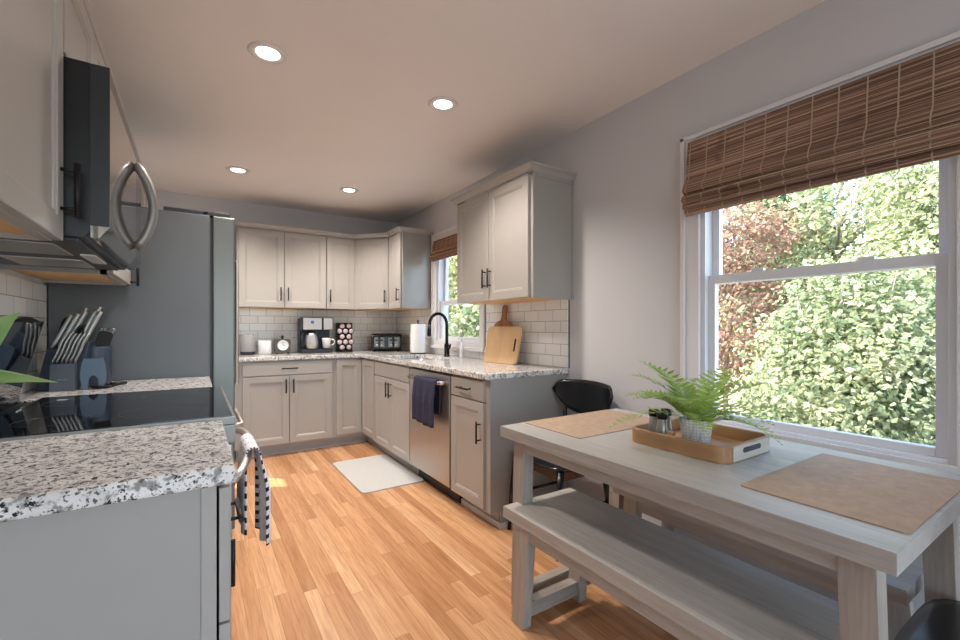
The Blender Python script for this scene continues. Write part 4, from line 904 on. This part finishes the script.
# tray
z0 = 0.7602; X0, X1, Y0, Y1 = 1.335, 1.655, 0.70, 1.055
t = thing('serving_tray', 'low wooden serving tray in the middle of the table', 'tray', (1.495, 0.88, z0))
n = 6; zr = z0 + 0.052
q = MB(); A = lambda e, z: [(x, y, z) for x, y in rrect(X0 + e, X1 - e, Y0 + e, Y1 - e, 0.045 - e, n)]
q.rings([A(0.002, z0), A(0, z0 + 0.002), A(0, zr - 0.002), A(0.002, zr), A(0.011, zr), A(0.012, zr - 0.002), A(0.012, z0 + 0.008)], False, False)
b1 = [v for v in q.bm.verts if abs(v.co.z - z0) < 1e-6]; b2 = [v for v in q.bm.verts if abs(v.co.z - z0 - 0.008) < 1e-6]
q.bm.faces.new(b1); q.bm.faces.new(b2); q.build('body', 'tray', t)
for y, s in ((Y0, -1), (Y1, 1)):
    MB().box(X0 + 0.046, X1 - 0.046, y, y + s * 0.003, z0 + 0.003, zr - 0.003, 0.001).build('end_panel', 'trayend', t)
    MB().prism(rrect(1.44, 1.55, z0 + 0.024, z0 + 0.040, 0.007), y + s * 0.0025, y + s * 0.0045, 0, Matrix(((1, 0, 0, 0), (0, 0, 1, 0), (0, 1, 0, 0), (0, 0, 0, 1)))).build('handle_slot', 'bronze', t)
tz = z0 + 0.0085
# fern
pc = V((1.43, 0.845, tz))
t = thing('potted_fern', 'green fern in a grey honeycomb pot on the tray', 'plant', tuple(pc))
def sq(r, z, k=4.0, rot=0.35): return [(pc.x + r * math.copysign(abs(math.cos(a)) ** (2 / k), math.cos(a)) * math.cos(rot) - r * math.copysign(abs(math.sin(a)) ** (2 / k), math.sin(a)) * math.sin(rot), pc.y + r * math.copysign(abs(math.cos(a)) ** (2 / k), math.cos(a)) * math.sin(rot) + r * math.copysign(abs(math.sin(a)) ** (2 / k), math.sin(a)) * math.cos(rot), z) for a in [2 * PI * i / 32 for i in range(32)]]
MB().rings([sq(0.036, tz), sq(0.039, tz + 0.003), sq(0.049, tz + 0.096), sq(0.049, tz + 0.10), sq(0.044, tz + 0.10), sq(0.043, tz + 0.085)], True).build('pot', 'hex', t)
MB().rings([sq(0.0425, tz + 0.08), sq(0.0425, tz + 0.088)], True).build('soil', 'soil', t)
rnd = random.Random(21)
for k in range(28):
    a = 2 * PI * k * 0.381966 + rnd.uniform(-.2, .2); el = rnd.uniform(0.30, 1.45); el = max(el, 0.95) if math.sin(a) > 0.75 or math.cos(a) < -0.8 else el; L = rnd.uniform(0.18, 0.30)
    if el > 1.0: L *= 1.0
    d = V((math.cos(a) * math.cos(el), math.sin(a) * math.cos(el), math.sin(el))); p = pc + V((math.cos(a) * 0.018, math.sin(a) * 0.018, 0.088)); q = MB(); pts = []; vel = d.copy()
    ns = 13
    for i in range(ns + 1):
        pts.append(p.copy()); p = p + vel * (L / ns); vel = (vel + V((math.cos(a) * 0.04, math.sin(a) * 0.04, -0.078 - 0.03 * (1.3 - el)))).normalized()
    q.tube(pts, [0.0011 * (1 - 0.7 * i / ns) for i in range(ns + 1)], 4)
    side = V((-math.sin(a), math.cos(a), 0))
    for i in range(2, ns + 1):
        u = i / ns; dirp = (pts[i] - pts[i - 1]).normalized(); nrm = side.cross(dirp)
        ll = 0.044 * math.sin(PI * (0.12 + 0.86 * u)) ** 0.8 * (L / 0.18) + 0.004
        for s in (-1, 1):
            lean = (side * s * 0.9 + dirp * 0.45 + nrm * rnd.uniform(-0.15, 0.1)).normalized(); c = pts[i] - dirp * (L / ns) * (0.5 if s > 0 else 0); wv = lean.cross(nrm).normalized() * (0.0042 + 0.10 * ll * 0.4)
            m1_ = c + lean * ll * 0.45 + nrm * 0.001; tip = c + lean * ll - nrm * 0.003
            q._add([c, m1_ + wv, tip, m1_ - wv], [(0, 1, 2), (0, 2, 3)])
    q.build('frond', 'fern', t)
# shakers
for (x, y), lb in (((1.425, 1.005), 'steel shaker with black lid at the tray corner, farther left one'), ((1.405, 0.957), 'steel shaker with black lid nearer the fern pot'), ((1.470, 0.985), 'steel shaker with black lid behind the other two')):
    t = thing('shaker', lb, 'shaker', (x, y, tz), 'shakers on the tray')
    MB().lathe([(0.019, 0), (0.0205, 0.003), (0.0205, 0.03), (0.0165, 0.055), (0.0165, 0.078), (0.0175, 0.082)], (x, y, tz), 20).build('body', 'knife', t)
    MB().lathe([(0.0178, 0.081), (0.0195, 0.092), (0.0185, 0.105), (0.003, 0.107)], (x, y, tz), 20).build('lid', 'blackm', t)
tag(MB().box(1.385, 1.405, 0.905, 0.925, tz, tz + 0.045, 0.002).build('toothpick_box', 'bamboo'), 'small wooden box between shakers and fern pot', 'box')

# ------------------------------------------------------------------ chairs (local: faces +x, origin on the floor under the seat)
def chair(loc, rz, label):
    t = thing('dining_chair', label, 'chair', loc, 'black dining chairs', world=False); t.rotation_euler = (0, 0, rz)
    q = MB(); rs = []
    def seat_ring(e, z): 
        P = []
        for i in range(40):
            a = 2 * PI * i / 40; c, s = math.cos(a), math.sin(a); r = (abs(c) ** 4.5 + abs(s) ** 4.5) ** (-1 / 4.5)
            x, y = r * c * (0.212 - e), r * s * ((0.225 if c > 0 else 0.225 - 0.025 * -c) - e)
            P.append((x, y, z + 0.014 * (x / 0.2) ** 2 * (1 if x > 0 else 1.2) - (0.010 if x > 0.12 else 0) * ((x - 0.12) / 0.09) ** 2 - 0.008))
        return P
    q.rings([seat_ring(0.16, 0.437), seat_ring(0.02, 0.437), seat_ring(0.002, 0.441), seat_ring(0, 0.449), seat_ring(0.004, 0.456), seat_ring(0.03, 0.459), seat_ring(0.16, 0.455)], True); q.build('seat', 'black_wood', t)
    # curved backrest: straight top, rounded lower edge
    q = MB(); nx, nz = 20, 8
    def bp(a, b, off):
        y = 0.235 * a; top = 0.860 - 0.012 * a * a; w_ = abs(a); bot = 0.655 + 0.135 * w_ ** 3.2
        top -= 0.05 * max(0, w_ - 0.8) ** 2 / 0.04
        z = bot + (top - bot) * b
        x = -0.235 + 0.075 * a * a - 0.10 * (z - 0.70) + off
        return V((x, y, z))
    g0 = [[q.bm.verts.new(bp(-1 + 2 * i / nx, j / nz, 0.0)) for i in range(nx + 1)] for j in range(nz + 1)]
    for j in range(nz):
        for i in range(nx): q.bm.faces.new((g0[j][i], g0[j][i + 1], g0[j + 1][i + 1], g0[j + 1][i])).smooth = True
    q.build('backrest', 'black_wood', t, solid=0.014)
    for s in (-1, 1):
        y = 0.165 * s
        MB().tube([(-0.175, y, 0.43), (-0.195, y, 0.50), (-0.208, y * 1.02, 0.62), (-0.218, y * 1.03, 0.735)], [0.016, 0.015, 0.0135, 0.011], 10).build('back_post', 'black_wood', t)
        MB().tube([(0.165, 0.185 * s, 0.435), (0.185, 0.197 * s, 0.22), (0.202, 0.205 * s, 0.0)], [0.019, 0.016, 0.011], 10).build('leg', 'black_wood', t)
        MB().tube([(-0.165, 0.175 * s, 0.435), (-0.19, 0.19 * s, 0.22), (-0.225, 0.20 * s, 0.0)], [0.019, 0.016, 0.011], 10).build('leg', 'black_wood', t)
        MB().box(-0.165, 0.165, 0.183 * s - 0.010, 0.183 * s + 0.010, 0.385, 0.430, 0.002).build('seat_rail', 'walnut', t)
        MB().tube([(-0.195, 0.19 * s, 0.21), (0.185, 0.197 * s, 0.21)], 0.009, 8).build('stretcher', 'black_wood', t)
    for x in (0.160, -0.160): MB().box(x - 0.010, x + 0.010, -0.17, 0.17, 0.385, 0.430, 0.002).build('seat_rail', 'black_wood', t)
    return t
chair((1.735, 1.838, 0), PI, 'black wooden chair with curved back between counter end and table')
chair((1.49, 0.118, 0), PI / 2, 'black wooden chair at the near end of the table, only its seat corner showing')

# ------------------------------------------------------------------ outdoors
def tree(name, label, x, y, z0, crowns, leafm, nleaf, lsize, trunk, seed, group='trees and shrubs outside'):
    t = thing(name, label, 'tree' if 'tree' in name else 'shrub', (x, y, z0), group); r = random.Random(seed)
    vs, fs = [], []
    tot = sum(c[3] * c[4] * c[5] for c in crowns)
    def leaf(c, p, ls):
        nrm = (p * 0.5 + V((r.gauss(-0.2, 0.6), r.gauss(0, 0.6), r.gauss(0.45, 0.5)))).normalized(); d = nrm.orthogonal(); d.rotate(Matrix.Rotation(r.uniform(0, 2 * PI), 3, nrm)); sd_ = nrm.cross(d)
        L = ls * r.uniform(0.5, 1.35); W = L * 0.32; o = len(vs)
        vs.extend([c - d * L * 0.5, c + sd_ * W - nrm * 0.1 * L, c + d * L * 0.5, c - sd_ * W - nrm * 0.1 * L]); fs.extend([(o, o + 1, o + 2), (o, o + 2, o + 3)])
    for cx, cy, cz_, rx, ry, rz in crowns:
        n = int(nleaf * rx * ry * rz / tot); CL = 26; hub = None; sp = 0.16 * (rx * ry * rz) ** (1 / 3)
        for q_ in range(n):
            if q_ % CL:
                c = hub + V((r.gauss(0, sp), r.gauss(0, sp), r.gauss(0, sp * 0.8))); leaf(c, p, lsize); continue
            while True:
                p = V((r.uniform(-1, 1), r.uniform(-1, 1), r.uniform(-1, 1)))
                if p.length <= 1: break
            p *= p.length ** -0.35 if p.length > 0.05 else 1
            if p.length > 1.05: p *= 1 / p.length
            lump = 1 + 0.22 * math.sin(p.x * 6 + seed) * math.sin(p.y * 7) * math.sin(p.z * 6 + 1)
            c = V((x + cx + p.x * rx * lump, y + cy + p.y * ry * lump, z0 + cz_ + p.z * rz * lump))
            hub = c.copy(); leaf(c, p, lsize)
    me = bpy.data.meshes.new('foliage'); og = V((x, y, z0)); me.from_pydata([v - og for v in vs], [], fs); me.materials.append(M[leafm])
    o = bpy.data.objects.new('foliage', me); COL.objects.link(o); o.parent = t
    q = MB()
    if trunk:
        R, hgt = trunk; cr = max(crowns, key=lambda c: c[5])
        pts = [V((x, y, z0)), V((x + 0.03, y + 0.05, z0 + hgt * 0.35)), V((x + cr[0] * 0.4, y + cr[1] * 0.4 - 0.05, z0 + hgt * 0.7)), V((x + cr[0], y + cr[1], z0 + hgt))]
        q.tube(pts, [R, R * 0.8, R * 0.6, R * 0.25], 10)
        for k in range(12):
            b0 = pts[1].lerp(pts[3], r.uniform(0, 0.9)); a = r.uniform(0, 2 * PI); ln = r.uniform(0.25, 0.5) * hgt
            b1 = b0 + V((math.cos(a) * ln * 0.4, math.sin(a) * ln * 0.4, ln * 0.35)); b2 = b0 + V((math.cos(a + .3) * ln * 0.8, math.sin(a + .3) * ln * 0.8, ln * 0.75))
            q.tube([b0, b1, b2], [R * 0.3, R * 0.18, R * 0.06], 6)
        q.build('trunk', 'bark', t)
    else:
        for k in range(22):
            a = r.uniform(0, 2 * PI); c = r.choice(crowns); e = V((x + c[0] + math.cos(a) * c[3] * 0.8, y + c[1] + math.sin(a) * c[4] * 0.8, z0 + c[2] + c[5] * r.uniform(0, 0.9)))
            b0 = V((x + r.uniform(-.1, .1), y + r.uniform(-.1, .1), z0)); q.tube([b0, b0.lerp(e, 0.5) + V((0, 0, 0.15)), e], [0.02, 0.012, 0.004], 5)
        q.build('stems', 'bark', t)
    return t
g = -0.65
tree('shrub', 'bright green shrub filling the lower right of the dining window', 5.6, 1.75, g, [(0, 0, 1.0, 0.95, 0.8, 1.0), (0.1, -0.15, 1.75, 0.8, 0.7, 0.75)], 'leaf_green', 36000, 0.047, None, 1)
tree('shrub', 'pale yellow-green shrub in the middle of the dining window', 8.3, 3.0, g, [(0, 0, 0.8, 0.8, 0.7, 0.8), (0.1, 0, 1.5, 0.6, 0.6, 0.6)], 'leaf_yellow', 18000, 0.055, None, 2)
tree('tree', 'reddish autumn tree at the left of the dining window', 7.6, 3.95, g, [(0, -0.1, 1.8, 0.9, 0.75, 1.0), (0.2, 0.0, 3.2, 1.1, 0.85, 0.8)], 'leaf_red', 11000, 0.06, (0.05, 3.0), 3)
tree('tree', 'tall dark green tree behind the shrubs in the dining window', 11.6, 4.9, g, [(0, -0.2, 3.2, 1.5, 0.9, 1.9), (0, -0.2, 5.0, 1.2, 0.8, 1.2)], 'leaf_dark', 20000, 0.09, (0.14, 5.0), 4)
tree('tree', 'light green tree with a pale trunk in the upper dining window', 9.2, 3.0, g, [(0.1, -0.1, 3.7, 1.2, 0.9, 1.1)], 'leaf_green', 3600, 0.08, (0.10, 4.6), 5)
tree('tree', 'leafy green tree at the right of the dining window', 8.3, 1.3, g, [(0, 0, 2.3, 1.3, 1.0, 1.5), (0, 0, 3.7, 1.2, 0.95, 0.95)], 'leaf_green', 26000, 0.062, (0.10, 4.0), 6)
tree('shrub', 'tall pale shrub between the yellow-green shrub and the dark tree', 10.9, 3.1, g, [(0, 0, 1.3, 1.2, 1.1, 1.3), (0, 0, 2.4, 1.0, 0.9, 0.9)], 'leaf_green', 18000, 0.08, None, 11)
tree('tree', 'distant dark tree behind everything on the right of the dining window', 16.0, 3.4, g, [(0, 0, 2.2, 2.4, 2.0, 2.0)], 'leaf_dark', 12000, 0.16, (0.2, 4.0), 7)
tree('tree', 'distant yellow-green tree far behind the autumn tree', 19.0, 9.2, g, [(0, 0, 2.4, 2.6, 2.4, 2.3)], 'leaf_yellow', 12000, 0.18, (0.2, 4.2), 8)
tree('shrub', 'green shrub seen through the sink window', 5.3, 8.2, g, [(0, 0, 1.1, 1.2, 1.2, 1.2)], 'leaf_green', 9000, 0.10, None, 9)
tree('tree', 'pale green tree beyond the sink window', 7.6, 12.8, g, [(0, 0, 2.6, 2.2, 2.2, 2.2)], 'leaf_yellow', 10000, 0.16, (0.15, 4.0), 10)
